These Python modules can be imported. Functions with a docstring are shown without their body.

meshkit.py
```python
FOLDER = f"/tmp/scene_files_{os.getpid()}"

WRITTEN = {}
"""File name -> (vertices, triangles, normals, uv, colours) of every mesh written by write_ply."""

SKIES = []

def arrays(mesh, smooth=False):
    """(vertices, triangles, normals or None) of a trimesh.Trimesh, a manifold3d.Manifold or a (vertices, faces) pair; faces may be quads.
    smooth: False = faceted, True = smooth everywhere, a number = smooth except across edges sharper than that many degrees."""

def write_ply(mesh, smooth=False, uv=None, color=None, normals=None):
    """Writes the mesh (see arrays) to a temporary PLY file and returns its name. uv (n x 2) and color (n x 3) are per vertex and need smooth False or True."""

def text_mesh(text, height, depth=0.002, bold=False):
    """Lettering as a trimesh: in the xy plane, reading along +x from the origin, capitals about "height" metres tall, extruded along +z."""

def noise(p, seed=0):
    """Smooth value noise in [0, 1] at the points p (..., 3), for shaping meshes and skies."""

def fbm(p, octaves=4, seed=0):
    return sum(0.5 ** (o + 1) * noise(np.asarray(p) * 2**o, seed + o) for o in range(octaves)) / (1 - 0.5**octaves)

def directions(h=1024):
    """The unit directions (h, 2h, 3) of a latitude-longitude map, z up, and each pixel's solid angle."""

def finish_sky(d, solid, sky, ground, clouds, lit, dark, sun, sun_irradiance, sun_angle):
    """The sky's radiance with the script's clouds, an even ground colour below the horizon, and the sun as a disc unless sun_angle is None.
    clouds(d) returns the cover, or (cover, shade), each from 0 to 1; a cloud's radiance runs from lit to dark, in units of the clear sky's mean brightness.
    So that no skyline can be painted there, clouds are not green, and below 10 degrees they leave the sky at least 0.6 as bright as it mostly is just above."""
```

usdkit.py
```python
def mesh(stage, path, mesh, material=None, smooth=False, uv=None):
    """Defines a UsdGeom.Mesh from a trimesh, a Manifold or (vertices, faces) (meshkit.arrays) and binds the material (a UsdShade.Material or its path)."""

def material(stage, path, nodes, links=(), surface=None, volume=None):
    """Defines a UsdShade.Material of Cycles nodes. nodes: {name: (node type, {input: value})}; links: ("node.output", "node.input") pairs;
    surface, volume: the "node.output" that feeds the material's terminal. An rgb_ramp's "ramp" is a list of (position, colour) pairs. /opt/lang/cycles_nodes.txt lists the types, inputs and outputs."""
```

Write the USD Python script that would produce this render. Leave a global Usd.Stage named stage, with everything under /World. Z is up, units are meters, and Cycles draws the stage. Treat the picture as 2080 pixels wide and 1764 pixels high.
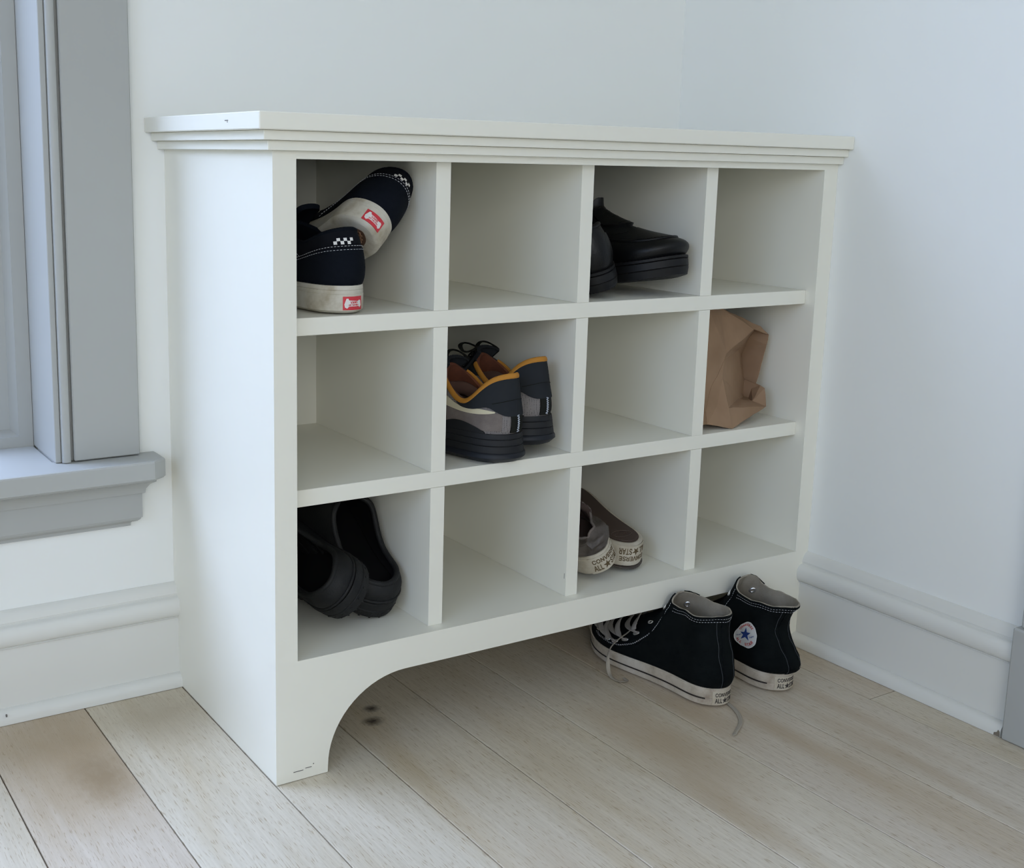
import math, random
import numpy as np
import trimesh
from scipy.interpolate import CubicSpline, RectBivariateSpline
from shapely.geometry import Polygon, LineString
from shapely.geometry.polygon import orient
from shapely.ops import unary_union
from pxr import Usd, UsdGeom, UsdLux, UsdShade, Gf, Sdf, Vt
import usdkit, meshkit

random.seed(7)
stage = Usd.Stage.CreateInMemory()
UsdGeom.SetStageUpAxis(stage, UsdGeom.Tokens.z)
UsdGeom.SetStageMetersPerUnit(stage, 1.0)
UsdGeom.Xform.Define(stage, '/World')
UsdGeom.Scope.Define(stage, '/World/Looks')

# ------------------------------------------------------------------ camera, light, exposure
CAM_POS = (-0.58971, -1.32259, 0.79733)
CAM_R = np.array([[0.8447229, -0.53479723, 0.02086006], [-0.08169045, -0.16735489, -0.98250649], [0.52893279, 0.82824167, -0.18505633]])
cam = UsdGeom.Camera.Define(stage, '/World/camera')
HA = 36.0
cam.CreateHorizontalApertureAttr(HA)
cam.CreateVerticalApertureAttr(HA * 1764 / 2080)
cam.CreateFocalLengthAttr(2445.349 * HA / 2080)
cam.CreateHorizontalApertureOffsetAttr((1040 - 916.776) * HA / 2080)
cam.CreateVerticalApertureOffsetAttr((790.03 - 882) * HA / 2080)
cam.CreateClippingRangeAttr(Gf.Vec2f(0.05, 200))
EXPOSURE = -0.19
cam.CreateExposureAttr(EXPOSURE)
_m = np.eye(4)
_m[0, :3], _m[1, :3], _m[2, :3], _m[3, :3] = CAM_R[0], -CAM_R[1], -CAM_R[2], CAM_POS
cam.AddTransformOp().Set(Gf.Matrix4d(*_m.ravel().tolist()))

dome = UsdLux.DomeLight.Define(stage, '/World/sky')
dome.CreateIntensityAttr(0.25)
dome.CreateColorAttr(Gf.Vec3f(0.80, 0.90, 1.0))


def rect_light(name, pos, target, w, h, inten, color):
    L = UsdLux.RectLight.Define(stage, '/World/' + name)
    L.CreateWidthAttr(w)
    L.CreateHeightAttr(h)
    L.CreateIntensityAttr(inten)
    L.CreateColorAttr(Gf.Vec3f(*color))
    p, t = np.array(pos, float), np.array(target, float)
    z = (p - t) / np.linalg.norm(p - t)
    x = np.cross([0, 0, 1.0], z)
    x /= np.linalg.norm(x)
    y = np.cross(z, x)
    m = np.eye(4)
    m[0, :3], m[1, :3], m[2, :3], m[3, :3] = x, y, z, p
    L.AddTransformOp().Set(Gf.Matrix4d(*m.ravel().tolist()))


XL, YF, ZC = -2.6, -3.6, 2.7   # left wall, front wall, ceiling

# blue skylight entering by the window beside the cubby; two more sources stand out of view, a blue one left, a warmer one in front
rect_light('daylight_window', (-1.25, 1.10, 2.35), (-1.05, 0.10, 0.6), 3.8, 2.2, 8.2, (0.82, 1.00, 1.55))
rect_light('unseen_left_light', (XL - 0.9, -1.95, 2.3), (0.2, -1.95, 0.5), 3.0, 2.2, 3.0, (0.73, 1.00, 1.68))  # unseen source on the left, placed to light the cabinet side and uprights
rect_light('unseen_front_light', (-1.6, YF - 0.16, 1.55), (-1.6, 0.0, 1.2), 1.8, 1.5, 6.2, (1.03, 1.00, 1.02))  # unseen source behind the camera, placed to light the cabinet front and cubby floors

# ------------------------------------------------------------------ helpers
USED = set()


def path_for(name, parent=None):
    base = (parent if parent else '/World') + '/' + name
    p, k = base, 0
    while p in USED:
        k += 1
        p = f'{base}_{k:03d}'
    USED.add(p)
    return p


def xf(name, matrix=None, parent=None):
    p = path_for(name, parent)
    x = UsdGeom.Xform.Define(stage, p)
    if matrix is not None:
        x.AddTransformOp().Set(Gf.Matrix4d(*np.asarray(matrix, float).T.ravel().tolist()))
    return p


def tag(p, label=None, cat=None, group=None, kind=None):
    pr = stage.GetPrimAtPath(p)
    for k, v in (('label', label), ('category', cat), ('group', group), ('kind', kind)):
        if v:
            pr.SetCustomDataByKey(k, v)
    return p


def add(name, mesh, mat, parent=None, smooth=False, label=None, kind=None):
    p = path_for(name, parent)
    usdkit.mesh(stage, p, mesh, M[mat], smooth=smooth)
    if label or kind:
        tag(p, label=label, kind=kind)
    return p


def cat(*ms):
    return trimesh.util.concatenate([m for m in ms])


def box(x0, x1, y0, y1, z0, z1, c=0.0):
    if c <= 0:
        b = trimesh.creation.box([x1 - x0, y1 - y0, z1 - z0])
        b.apply_translation([(x0 + x1) / 2, (y0 + y1) / 2, (z0 + z1) / 2])
        return b
    pts = []
    for xs in (0, 1):
        for ys in (0, 1):
            for zs in (0, 1):
                X, Y, Z = (x0, x1)[xs], (y0, y1)[ys], (z0, z1)[zs]
                dx, dy, dz = (1, -1)[xs] * c, (1, -1)[ys] * c, (1, -1)[zs] * c
                pts += [[X, Y + dy, Z + dz], [X + dx, Y, Z + dz], [X + dx, Y + dy, Z]]
    return trimesh.convex.convex_hull(np.array(pts))


def extr(poly, depth, o, u, v, w):
    """polygon in (u, v), extruded along w, from origin o"""
    m = trimesh.creation.extrude_polygon(poly if isinstance(poly, Polygon) else Polygon(poly), depth, engine='earcut')
    A = np.array([u, v, w], float)
    m.vertices = np.asarray(o, float) + m.vertices @ A
    if np.linalg.det(A) < 0:
        m.invert()
    return m


# ------------------------------------------------------------------ materials
M = {}


def mat(name, color, rough=0.5, bump=0.0, bscale=300, var=None, vscale=8, spec=0.5, **kw):
    n = {'p': ('principled_bsdf', {'base_color': color, 'roughness': rough, 'specular_ior_level': spec, **kw})}
    l = []
    if var or bump:
        n['tc'] = ('texture_coordinate', {})
    if var:
        n['n'] = ('noise_texture', {'scale': vscale, 'detail': 4, 'roughness': 0.6})
        stops = var if isinstance(var, list) else [(0.35, color), (0.7, var)]
        n['r'] = ('rgb_ramp', {'ramp': stops})
        l += [('tc.object', 'n.vector'), ('n.fac', 'r.fac'), ('r.color', 'p.base_color')]
    if bump:
        n['bn'] = ('noise_texture', {'scale': bscale, 'detail': 2})
        n['b'] = ('bump', {'strength': bump, 'distance': 0.001})
        l += [('tc.object', 'bn.vector'), ('bn.fac', 'b.height'), ('b.normal', 'p.normal')]
    M[name] = usdkit.material(stage, '/World/Looks/' + name, n, l, surface='p.BSDF')


def weave(name, color, color2, scale, rough=0.85, bump=0.4):
    """canvas: two crossed fine wave bands"""
    n = {'tc': ('texture_coordinate', {}),
         'w1': ('wave_texture', {'bands_direction': 'x', 'scale': scale}), 'w2': ('wave_texture', {'bands_direction': 'z', 'scale': scale}),
         'mx': ('math', {'math_type': 'multiply'}), 'r': ('rgb_ramp', {'ramp': [(0, color), (1, color2)]}),
         'b': ('bump', {'strength': bump, 'distance': 0.0006}), 'p': ('principled_bsdf', {'roughness': rough, 'specular_ior_level': 0.25})}
    l = [('tc.object', 'w1.vector'), ('tc.object', 'w2.vector'), ('w1.fac', 'mx.value1'), ('w2.fac', 'mx.value2'), ('mx.value', 'r.fac'), ('r.color', 'p.base_color'), ('mx.value', 'b.height'), ('b.normal', 'p.normal')]
    M[name] = usdkit.material(stage, '/World/Looks/' + name, n, l, surface='p.BSDF')


mat('wall_paint', (0.875, 0.885, 0.845), 0.7, bump=0.06, bscale=160)
mat('trim_paint', (0.76, 0.755, 0.70), 0.42, bump=0.03, bscale=120)
mat('white_paint', (0.88, 0.86, 0.75), 0.42, bump=0.03, bscale=120)
mat('ceiling_paint', (0.85, 0.85, 0.83), 0.8)
mat('gray_paint', (0.425, 0.43, 0.405), 0.45, bump=0.03, bscale=120)
mat('caulk', (0.20, 0.17, 0.13), 0.9)
mat('scuff', (0.16, 0.15, 0.14), 0.8)
mat('gap_dark', (0.10, 0.07, 0.045), 0.9)


def plank_mat(name, tone, stain=(), knots=()):
    n = {'g': ('geometry', {}),
         'm1': ('mapping', {'scale': (9.0, 1.3, 1.0)}), 'n1': ('noise_texture', {'scale': 1.0, 'detail': 5, 'roughness': 0.62, 'distortion': 0.6}),
         'm2': ('mapping', {'scale': (620.0, 55.0, 1.0)}), 'n2': ('noise_texture', {'scale': 1.0, 'detail': 2}),
         'm3': ('mapping', {'scale': (240.0, 5.0, 1.0)}), 'n3': ('noise_texture', {'scale': 1.0, 'detail': 3, 'distortion': 0.4}),
         'r1': ('rgb_ramp', {'ramp': [(0.30, tuple(c * k for c, k in zip(tone, (1.07, 1.08, 1.10)))), (0.52, tone), (0.72, tuple(c * k for c, k in zip(tone, (0.88, 0.83, 0.74))))]}),
         'r2': ('rgb_ramp', {'ramp': [(0.0, (1, 1, 1)), (0.58, (1, 1, 1)), (0.68, (0.72, 0.66, 0.58)), (1, (0.60, 0.53, 0.44))]}),
         'r3': ('rgb_ramp', {'ramp': [(0.35, (1.03, 1.03, 1.03)), (0.65, (0.93, 0.92, 0.90))]}),
         'x1': ('mix', {'mix_type': 'multiply', 'fac': 1.0}), 'x2': ('mix', {'mix_type': 'multiply', 'fac': 1.0}),
         'b': ('bump', {'strength': 0.25, 'distance': 0.0006, 'invert': True}),
         'p': ('principled_bsdf', {'roughness': 0.48, 'specular_ior_level': 0.4})}
    l = [('g.position', 'm1.vector'), ('m1.vector', 'n1.vector'), ('g.position', 'm2.vector'), ('m2.vector', 'n2.vector'), ('g.position', 'm3.vector'), ('m3.vector', 'n3.vector'),
         ('n1.fac', 'r1.fac'), ('n2.fac', 'r2.fac'), ('n3.fac', 'r3.fac'), ('r1.color', 'x1.color1'), ('r2.color', 'x1.color2'), ('x1.color', 'x2.color1'), ('r3.color', 'x2.color2'), ('n2.fac', 'b.height'), ('b.normal', 'p.normal')]
    last = 'x2.color'
    for i, (cx, cy, rx, ry, col, amt) in enumerate([(*s, 0) for s in ()] + [(*s, ) for s in stain] + [(*k, (0.055, 0.04, 0.03), 1.0) for k in knots]):
        n[f'o{i}'] = ('mapping', {'location': (-cx / rx, -cy / ry, 0), 'scale': (1 / rx, 1 / ry, 0)})
        n[f'on{i}'] = ('noise_texture', {'scale': 2.2, 'detail': 4, 'roughness': 0.65})
        n[f'oa{i}'] = ('vector_math', {'math_type': 'multiply_add', 'vector2': (0.9, 0.9, 0), 'vector3': (-0.45, -0.45, 0)})
        n[f'ob{i}'] = ('vector_math', {'math_type': 'add'})
        n[f'ol{i}'] = ('vector_math', {'math_type': 'length'})
        n[f'or{i}'] = ('map_range', {'from_min': 0.15, 'from_max': 1.0, 'to_min': amt, 'to_max': 0.0, 'clamp': True})
        n[f'ox{i}'] = ('mix', {'mix_type': 'mix', 'color2': col})
        l += [('g.position', f'o{i}.vector'), (f'o{i}.vector', f'on{i}.vector'), (f'on{i}.color', f'oa{i}.vector1'), (f'oa{i}.vector', f'ob{i}.vector2'), (f'o{i}.vector', f'ob{i}.vector1'),
              (f'ob{i}.vector', f'ol{i}.vector1'), (f'ol{i}.value', f'or{i}.value'), (f'or{i}.result', f'ox{i}.fac'), (last, f'ox{i}.color1')]
        last = f'ox{i}.color'
    l.append((last, 'p.base_color'))
    M[name] = usdkit.material(stage, '/World/Looks/' + name, n, l, surface='p.BSDF')


OAK = (0.63, 0.56, 0.44)
TAN = (0.45, 0.345, 0.225)
plank_mat('oak_pale', (0.66, 0.595, 0.475))
plank_mat('oak_mid', OAK)
plank_mat('oak_warm', (0.60, 0.52, 0.41))
plank_mat('oak_stain_left', (0.60, 0.52, 0.415), stain=[(-0.20, 0.21, 0.12, 0.24, TAN, 1.0), (-0.185, 0.13, 0.05, 0.09, (0.33, 0.24, 0.14), 0.9)])
plank_mat('oak_stain_edge', (0.655, 0.59, 0.47), stain=[(-0.06, 0.27, 0.10, 0.12, (0.47, 0.40, 0.29), 0.8)])
plank_mat('oak_knots', OAK, knots=[(0.214, 0.137, 0.016, 0.014), (0.196, 0.100, 0.020, 0.017)], stain=[(0.21, -0.35, 0.05, 0.12, TAN, 0.3)])
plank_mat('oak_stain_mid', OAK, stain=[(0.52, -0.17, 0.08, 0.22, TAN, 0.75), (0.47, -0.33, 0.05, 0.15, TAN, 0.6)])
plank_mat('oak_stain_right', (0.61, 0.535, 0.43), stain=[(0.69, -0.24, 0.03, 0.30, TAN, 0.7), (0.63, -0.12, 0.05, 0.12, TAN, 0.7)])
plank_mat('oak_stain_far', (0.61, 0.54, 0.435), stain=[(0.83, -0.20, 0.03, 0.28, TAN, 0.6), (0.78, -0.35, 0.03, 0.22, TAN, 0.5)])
M['glass'] = usdkit.material(stage, '/World/Looks/glass', {'t': ('transparent_bsdf', {'color': (0.96, 0.98, 0.98)}), 'g': ('glossy_bsdf', {'roughness': 0.02, 'color': (1, 1, 1)}), 'm': ('mix_closure', {'fac': 0.06})},
                             [('t.BSDF', 'm.closure1'), ('g.BSDF', 'm.closure2')], surface='m.closure')

# ------------------------------------------------------------------ the room
W, D = 0.9799, 0.3746          # right wall, back wall
WIN = (-1.454, -0.168, 0.345, 2.254)   # window 1 opening x0 x1 z0 z1
T = 0.14


def wall_with_hole(a0, a1, z0, z1, hole, o, u, v, w, t=T):
    p = Polygon([(a0, z0), (a1, z0), (a1, z1), (a0, z1)])
    if hole:
        h = hole
        p = p.difference(Polygon([(h[0], h[2]), (h[1], h[2]), (h[1], h[3]), (h[0], h[3])]))
    return extr(p, t, o, u, v, w)


S_ = 'structure'
add('wall_back', wall_with_hole(XL - T, W + T, 0, ZC, WIN, (0, D, 0), (1, 0, 0), (0, 0, 1), (0, 1, 0)), 'wall_paint', kind=S_)
add('wall_right', wall_with_hole(YF, D, 0, ZC, (-1.35, -0.50, 0.0, 2.08), (W, 0, 0), (0, 1, 0), (0, 0, 1), (1, 0, 0)), 'wall_paint', kind=S_)
add('wall_left', wall_with_hole(YF, D, 0, ZC, (-3.05, -0.85, 0.6, 2.3), (XL, 0, 0), (0, 1, 0), (0, 0, 1), (-1, 0, 0)), 'wall_paint', kind=S_)
add('wall_front', wall_with_hole(XL - T, W + T, 0, ZC, (-2.55, -0.65, 0.75, 2.25), (0, YF, 0), (1, 0, 0), (0, 0, 1), (0, -1, 0)), 'wall_paint', kind=S_)
add('ceiling', box(XL - T, W + T, YF - T, D + T, ZC, ZC + 0.1), 'ceiling_paint', kind=S_)

# floor: one plank per mesh, seams every 149 mm, 1 mm open joints over a dark bed
fl = xf('floor')
tag(fl, kind=S_)
add('subfloor', box(XL - T, W + T, YF - T, D + T, -0.06, -0.0165), 'gap_dark', fl)
PW = 0.1488
rng = random.Random(3)
special = {-2: 'oak_stain_left', -1: 'oak_stain_edge', 0: 'oak_pale', 1: 'oak_knots', 2: 'oak_mid', 3: 'oak_stain_mid', 4: 'oak_stain_right', 5: 'oak_stain_far', 6: 'oak_warm'}
for k in range(-19, 7):
    x0, x1 = k * PW, min((k + 1) * PW, W + 0.02)
    x0 = max(x0, XL - 0.02)
    if k == 6:
        cuts = [D + 0.01, -0.214, -1.9, YF - 0.05]
    elif -4 <= k <= 5:
        cuts = [D + 0.01, -0.85 - 0.4 * rng.random(), -2.3 - 0.4 * rng.random(), YF - 0.05]
    else:
        cuts = [D + 0.01, -0.3 - 1.0 * rng.random(), -1.9 - 0.6 * rng.random(), YF - 0.05]
    for i in range(3):
        g = 0.0009
        dz = rng.uniform(-0.00025, 0.0)
        mname = special.get(k) if i == 0 and k in special else rng.choice(['oak_pale', 'oak_mid', 'oak_warm'])
        if k == 6 and i == 1:
            mname = 'oak_mid'
        add('plank', box(x0 + g, x1 - g, cuts[i + 1] + g, cuts[i] - g, -0.018, dz, 0.0007), mname, fl)


def baseboard(name, o, u, w, length, x_cut=None):
    """o: floor point on the wall, u: out of the wall, w: along the wall"""
    b = xf(name)
    tag(b, kind=S_)
    z = (0, 0, 1)
    flat = [(0, 0), (0.015, 0), (0.015, 0.1075), (0.0135, 0.109), (0, 0.109)]
    cap = [(0, 0.1095), (0.0185, 0.1095)]
    for i in range(13):  # bold lower roll
        a = -math.pi / 2 + math.pi * i / 12
        cap.append((0.0165 + 0.0075 * math.cos(a) if a < 0 else 0.0135 + 0.0105 * math.cos(a), 0.1260 + 0.0150 * math.sin(a)))
    cap += [(0.0115, 0.1420), (0.0120, 0.1440), (0.0125, 0.1455), (0.0105, 0.1520), (0.0065, 0.1580), (0.0015, 0.1610), (0, 0.1610)]
    shoe = [(0.0152, 0.0005), (0.0295, 0.0005), (0.0295, 0.0035)]
    for i in range(9):
        a = math.pi / 2 * i / 8
        shoe.append((0.0152 + 0.0140 * math.cos(a), 0.0050 + 0.0150 * math.sin(a)))
    for nm, poly in (('baseboard_board', flat), ('cap_moulding', cap), ('shoe_moulding', shoe)):
        add(nm, extr(Polygon(poly).buffer(0), length, o, u, z, w), 'trim_paint', b, smooth=35)
    return b


bb = baseboard('baseboard_back', (XL, D, 0), (0, -1, 0), (1, 0, 0), -XL)
add('nail_hole', box(-0.2595, -0.2575, D - 0.0298, D - 0.027, 0.013, 0.0165, 0.0003), 'scuff', bb)
bb = baseboard('baseboard_right', (W, 0.0, 0), (-1, 0, 0), (0, -1, 0), 0.3945)
add('chipped_paint', extr([(0, 0), (0.010, 0), (0.0095, 0.004), (0.005, 0.006), (0.0035, 0.010), (0.001, 0.008)], 0.0004, (W - 0.0293, -0.3946, 0.001), (0, 1, 0), (0, 0, 1), (-1, 0, 0)), 'caulk', bb, label='bare wood where the paint has chipped at the corner')

# grey-blue painted door casing at the right edge of the picture, on a plinth block
t1 = xf('trim_1')
tag(t1, kind=S_)
add('plinth_block', box(W - 0.033, W + 0.01, -0.508, -0.398, 0.0005, 0.170, 0.0025), 'gray_paint', t1)
add('casing_board', box(W - 0.025, W + 0.01, -0.505, -0.405, 0.1702, 2.17, 0.002), 'gray_paint', t1)
d1 = xf('door_1')
tag(d1, kind=S_)
add('door_leaf', box(W + 0.03, W + 0.07, -1.334, -0.516, 0.005, 2.066, 0.002), 'gray_paint', d1)
add('door_jamb', box(W + 0.0102, W + T, -0.514, -0.5002, 0.0005, 2.079), 'gray_paint', d1)
add('door_jamb', box(W + 0.0102, W + T, -1.3498, -1.336, 0.0005, 2.079), 'gray_paint', d1)
add('door_head', box(W + 0.0102, W + T, -1.336, -0.514, 2.068, 2.079), 'gray_paint', d1)
add('door_handle', cat(box(W - 0.03, W + 0.03, -1.285, -1.265, 0.98, 1.00, 0.003), box(W - 0.035, W - 0.02, -1.285, -1.16, 0.98, 1.00, 0.004)), 'scuff', d1)

for q in ((-1.445, -1.345), ):
    add('casing_board', box(W - 0.025, W + 0.01, q[0], q[1], 0.0005, 2.17, 0.002), 'gray_paint', t1)
add('head_casing', box(W - 0.027, W + 0.01, -1.46, -0.39, 2.1705, 2.28, 0.002), 'gray_paint', t1)
# window 1 beside the cubby
w1 = xf('window_1')
tag(w1, kind=S_)
YC = 0.3568                     # face of the casing
x_r = -0.172                    # reveal
for s in (0, 1):
    mir = (lambda x: x) if s == 0 else (lambda x: WIN[0] + WIN[1] - x)
    def bx(a, b, *r, c=0.0):
        a, b = sorted((mir(a), mir(b)))
        return box(a, b, *r, c)
    add('casing_board', bx(-0.1470, -0.0525, YC, D - 0.0002, 0.3695, 2.36, c=0.0015), 'gray_paint', w1)
    bead = [(-0.1635, D), (-0.1635, YC + 0.0015)] + [(-0.1575 + 0.006 * math.cos(a), YC + 0.0015 - 0.006 * math.sin(a) * 0.6) for a in np.linspace(math.pi, 0, 9)] + [(-0.1515, D)]
    bead = [(mir(x), y) for x, y in bead]
    add('bead_moulding', extr(Polygon(bead).buffer(0), 1.95, (0, 0, 0.3690), (1, 0, 0), (0, 1, 0), (0, 0, 1)), 'gray_paint', w1, smooth=35)
    add('casing_groove', bx(-0.1520, -0.1465, YC + 0.010, D, 0.3690, 2.33), 'gray_paint', w1)
    add('jamb', bx(x_r, -0.1640, YC + 0.006, 0.53, 0.3685, 2.25, c=0.0008), 'gray_paint', w1)
add('head_casing', box(WIN[0] - 0.12, -0.0525, YC - 0.002, D - 0.0002, 2.3605, 2.47, 0.002), 'gray_paint', w1)
add('head_jamb', box(WIN[0], x_r, YC + 0.006, 0.53, 2.235, 2.25, 0.001), 'gray_paint', w1)
# sash: outer frame strip, bevelled step, recessed inner frame, glass
ys = 0.486
x0s, x1s, z0s, z1s = WIN[0] + 0.0105, x_r - 0.0005, 0.3695, 2.235
def frame(x0, x1, z0, z1, t, y0, y1):
    P = Polygon([(x0, z0), (x1, z0), (x1, z1), (x0, z1)]).difference(Polygon([(x0 + t, z0 + t), (x1 - t, z0 + t), (x1 - t, z1 - t), (x0 + t, z1 - t)]))
    return extr(P, y1 - y0, (0, y0, 0), (1, 0, 0), (0, 0, 1), (0, 1, 0))
t_o = 0.0225
add('sash_stop', frame(x0s, x1s, z0s - 0.006, z1s, t_o - 0.002, ys, ys + 0.03), 'gray_paint', w1)
def bevel_frame(x0, x1, z0, z1, w, y0, y1):
    o = [(x0, z0), (x1, z0), (x1, z1), (x0, z1)]
    i = [(x0 + w, z0 + w), (x1 - w, z0 + w), (x1 - w, z1 - w), (x0 + w, z1 - w)]
    v = [(a, y0, b) for a, b in o] + [(a, y1, b) for a, b in i] + [(a, y1, b) for a, b in o]
    f = []
    for k in range(4):
        n = (k + 1) % 4
        f += [[k, n, 4 + n], [k, 4 + n, 4 + k], [8 + k, 4 + k, 4 + n], [8 + k, 4 + n, 8 + n], [k, 8 + k, 8 + n], [k, 8 + n, n]]
    m = trimesh.Trimesh(v, f, process=False)
    trimesh.repair.fix_normals(m)
    return m
xa, xb, za, zb_ = x0s + t_o - 0.0022, x1s - t_o + 0.0022, z0s + 0.0145, z1s - t_o
add('sash_bevel', bevel_frame(xa, xb, za, zb_, 0.009, ys + 0.001, ys + 0.017), 'gray_paint', w1)
add('sash_frame', frame(xa + 0.001, xb - 0.001, za + 0.001, zb_ - 0.001, 0.062, ys + 0.017, ys + 0.05), 'gray_paint', w1)
add('glass_pane', box(xa + 0.05, xb - 0.05, ys + 0.028, ys + 0.032, za + 0.05, zb_ - 0.05), 'glass', w1)
# stool with clipped corners, and the apron under it
ST = [(WIN[0] - 0.146, 0.312), (-0.046, 0.312), (-0.0255, 0.327), (-0.0255, D - 0.0002), (-0.172, D - 0.0002), (-0.172, 0.53), (WIN[0], 0.53), (WIN[0], D - 0.0002), (WIN[0] - 0.146, D - 0.0002)]
stool_outer = Polygon(ST)
def slab_round(poly, z0, z1, r):
    ms = []
    zs = [(z0, -r), (z0 + r, 0), (z1 - r, 0), (z1 - r * 0.3, -r * 0.3), (z1, -r)]
    rings = []
    for z, off in zs:
        q = orient(poly.buffer(off, join_style=2) if off else poly)
        rings.append((z, np.array(q.exterior.coords)[:-1]))
    v, f = [], []
    n = len(rings[0][1])
    for z, c in rings:
        # same start corner: rotate to the vertex nearest the first ring's first
        k = np.argmin(((c - rings[1][1][0]) ** 2).sum(1))
        c = np.roll(c, -k, 0)
        v += [(a, b, z) for a, b in c]
    for j in range(len(rings) - 1):
        for i in range(n):
            a, b = j * n + i, j * n + (i + 1) % n
            f += [[a, b, b + n], [a, b + n, a + n]]
    m = trimesh.Trimesh(v, f, process=False)
    caps = []
    for z, off, top in ((z0, -r, 0), (z1, -r, 1)):
        q = poly.buffer(off, join_style=2)
        vv, ff = trimesh.creation.triangulate_polygon(q, engine='earcut')
        caps.append(trimesh.Trimesh(np.c_[vv, np.full(len(vv), z)], ff if top else ff[:, ::-1], process=False))
    m = cat(m, *caps)
    m.merge_vertices()
    trimesh.repair.fix_normals(m)
    return m
add('window_stool', slab_round(stool_outer, 0.3385, 0.3680, 0.003), 'gray_paint', w1)
def mitred(profile, xr, name):
    """profile (out, z) running along the wall with its right end returned by the same profile"""
    v, f = [], []
    n = len(profile)
    for (o, z) in profile:
        v.append((WIN[0] - 0.10 - o, D - 0.0002 - o, z))
    for (o, z) in profile:
        v.append((xr + o, D - 0.0002 - o, z))
    for (o, z) in profile:
        v.append((xr + o, D - 0.0002, z))
    for j in range(2):
        for i in range(n - 1):
            a, b = j * n + i, (j + 1) * n + i
            f += [[a, b, b + 1], [a, b + 1, a + 1]]
    m = trimesh.Trimesh(v, f, process=False)
    add(name, m, 'gray_paint', w1, smooth=25)
mitred([(0.0005, 0.3385), (0.0365, 0.3385), (0.0365, 0.331), (0.0335, 0.329), (0.029, 0.326), (0.0245, 0.319), (0.0235, 0.3125), (0.0005, 0.3125)][::-1], -0.072, 'apron_crown')
mitred([(0.0005, 0.3123), (0.0195, 0.3123), (0.0195, 0.2750), (0.0005, 0.2750)][::-1], -0.0715, 'apron_board')
mitred([(0.0005, 0.2748), (0.0188, 0.2748), (0.0175, 0.2715), (0.014, 0.2685), (0.008, 0.2665), (0.0065, 0.2650), (0.0065, 0.2605), (0.0005, 0.2600)][::-1], -0.0725, 'apron_bead')
# unseen window in the left wall, set around the left light
w2 = xf('unseen_window_2')
tag(w2, kind=S_)
def frame_x(y0, y1, z0, z1, t, x0, x1):
    P = Polygon([(y0, z0), (y1, z0), (y1, z1), (y0, z1)]).difference(Polygon([(y0 + t, z0 + t), (y1 - t, z0 + t), (y1 - t, z1 - t), (y0 + t, z1 - t)]))
    return extr(P, x1 - x0, (x0, 0, 0), (0, 1, 0), (0, 0, 1), (1, 0, 0))
add('window_frame', frame_x(-3.16, -0.74, 0.49, 2.41, 0.108, XL + 0.0002, XL + 0.02), 'gray_paint', w2)
add('sash_frame', frame_x(-3.049, -0.851, 0.601, 2.299, 0.05, XL - 0.09, XL - 0.05), 'gray_paint', w2)
add('glass_pane', box(XL - 0.072, XL - 0.068, -3.01, -0.89, 0.64, 2.26), 'glass', w2)

w3 = xf('unseen_window_3')  # out of view behind the camera, set around the front light
tag(w3, kind=S_)
add('window_frame', frame(-2.66, -0.54, 0.64, 2.36, 0.108, YF + 0.0002, YF + 0.02), 'gray_paint', w3)
add('sash_frame', frame(-2.549, -0.651, 0.751, 2.249, 0.05, YF - 0.09, YF - 0.05), 'gray_paint', w3)
add('glass_pane', box(-2.51, -0.69, YF - 0.072, YF - 0.068, 0.79, 2.21), 'glass', w3)

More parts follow.
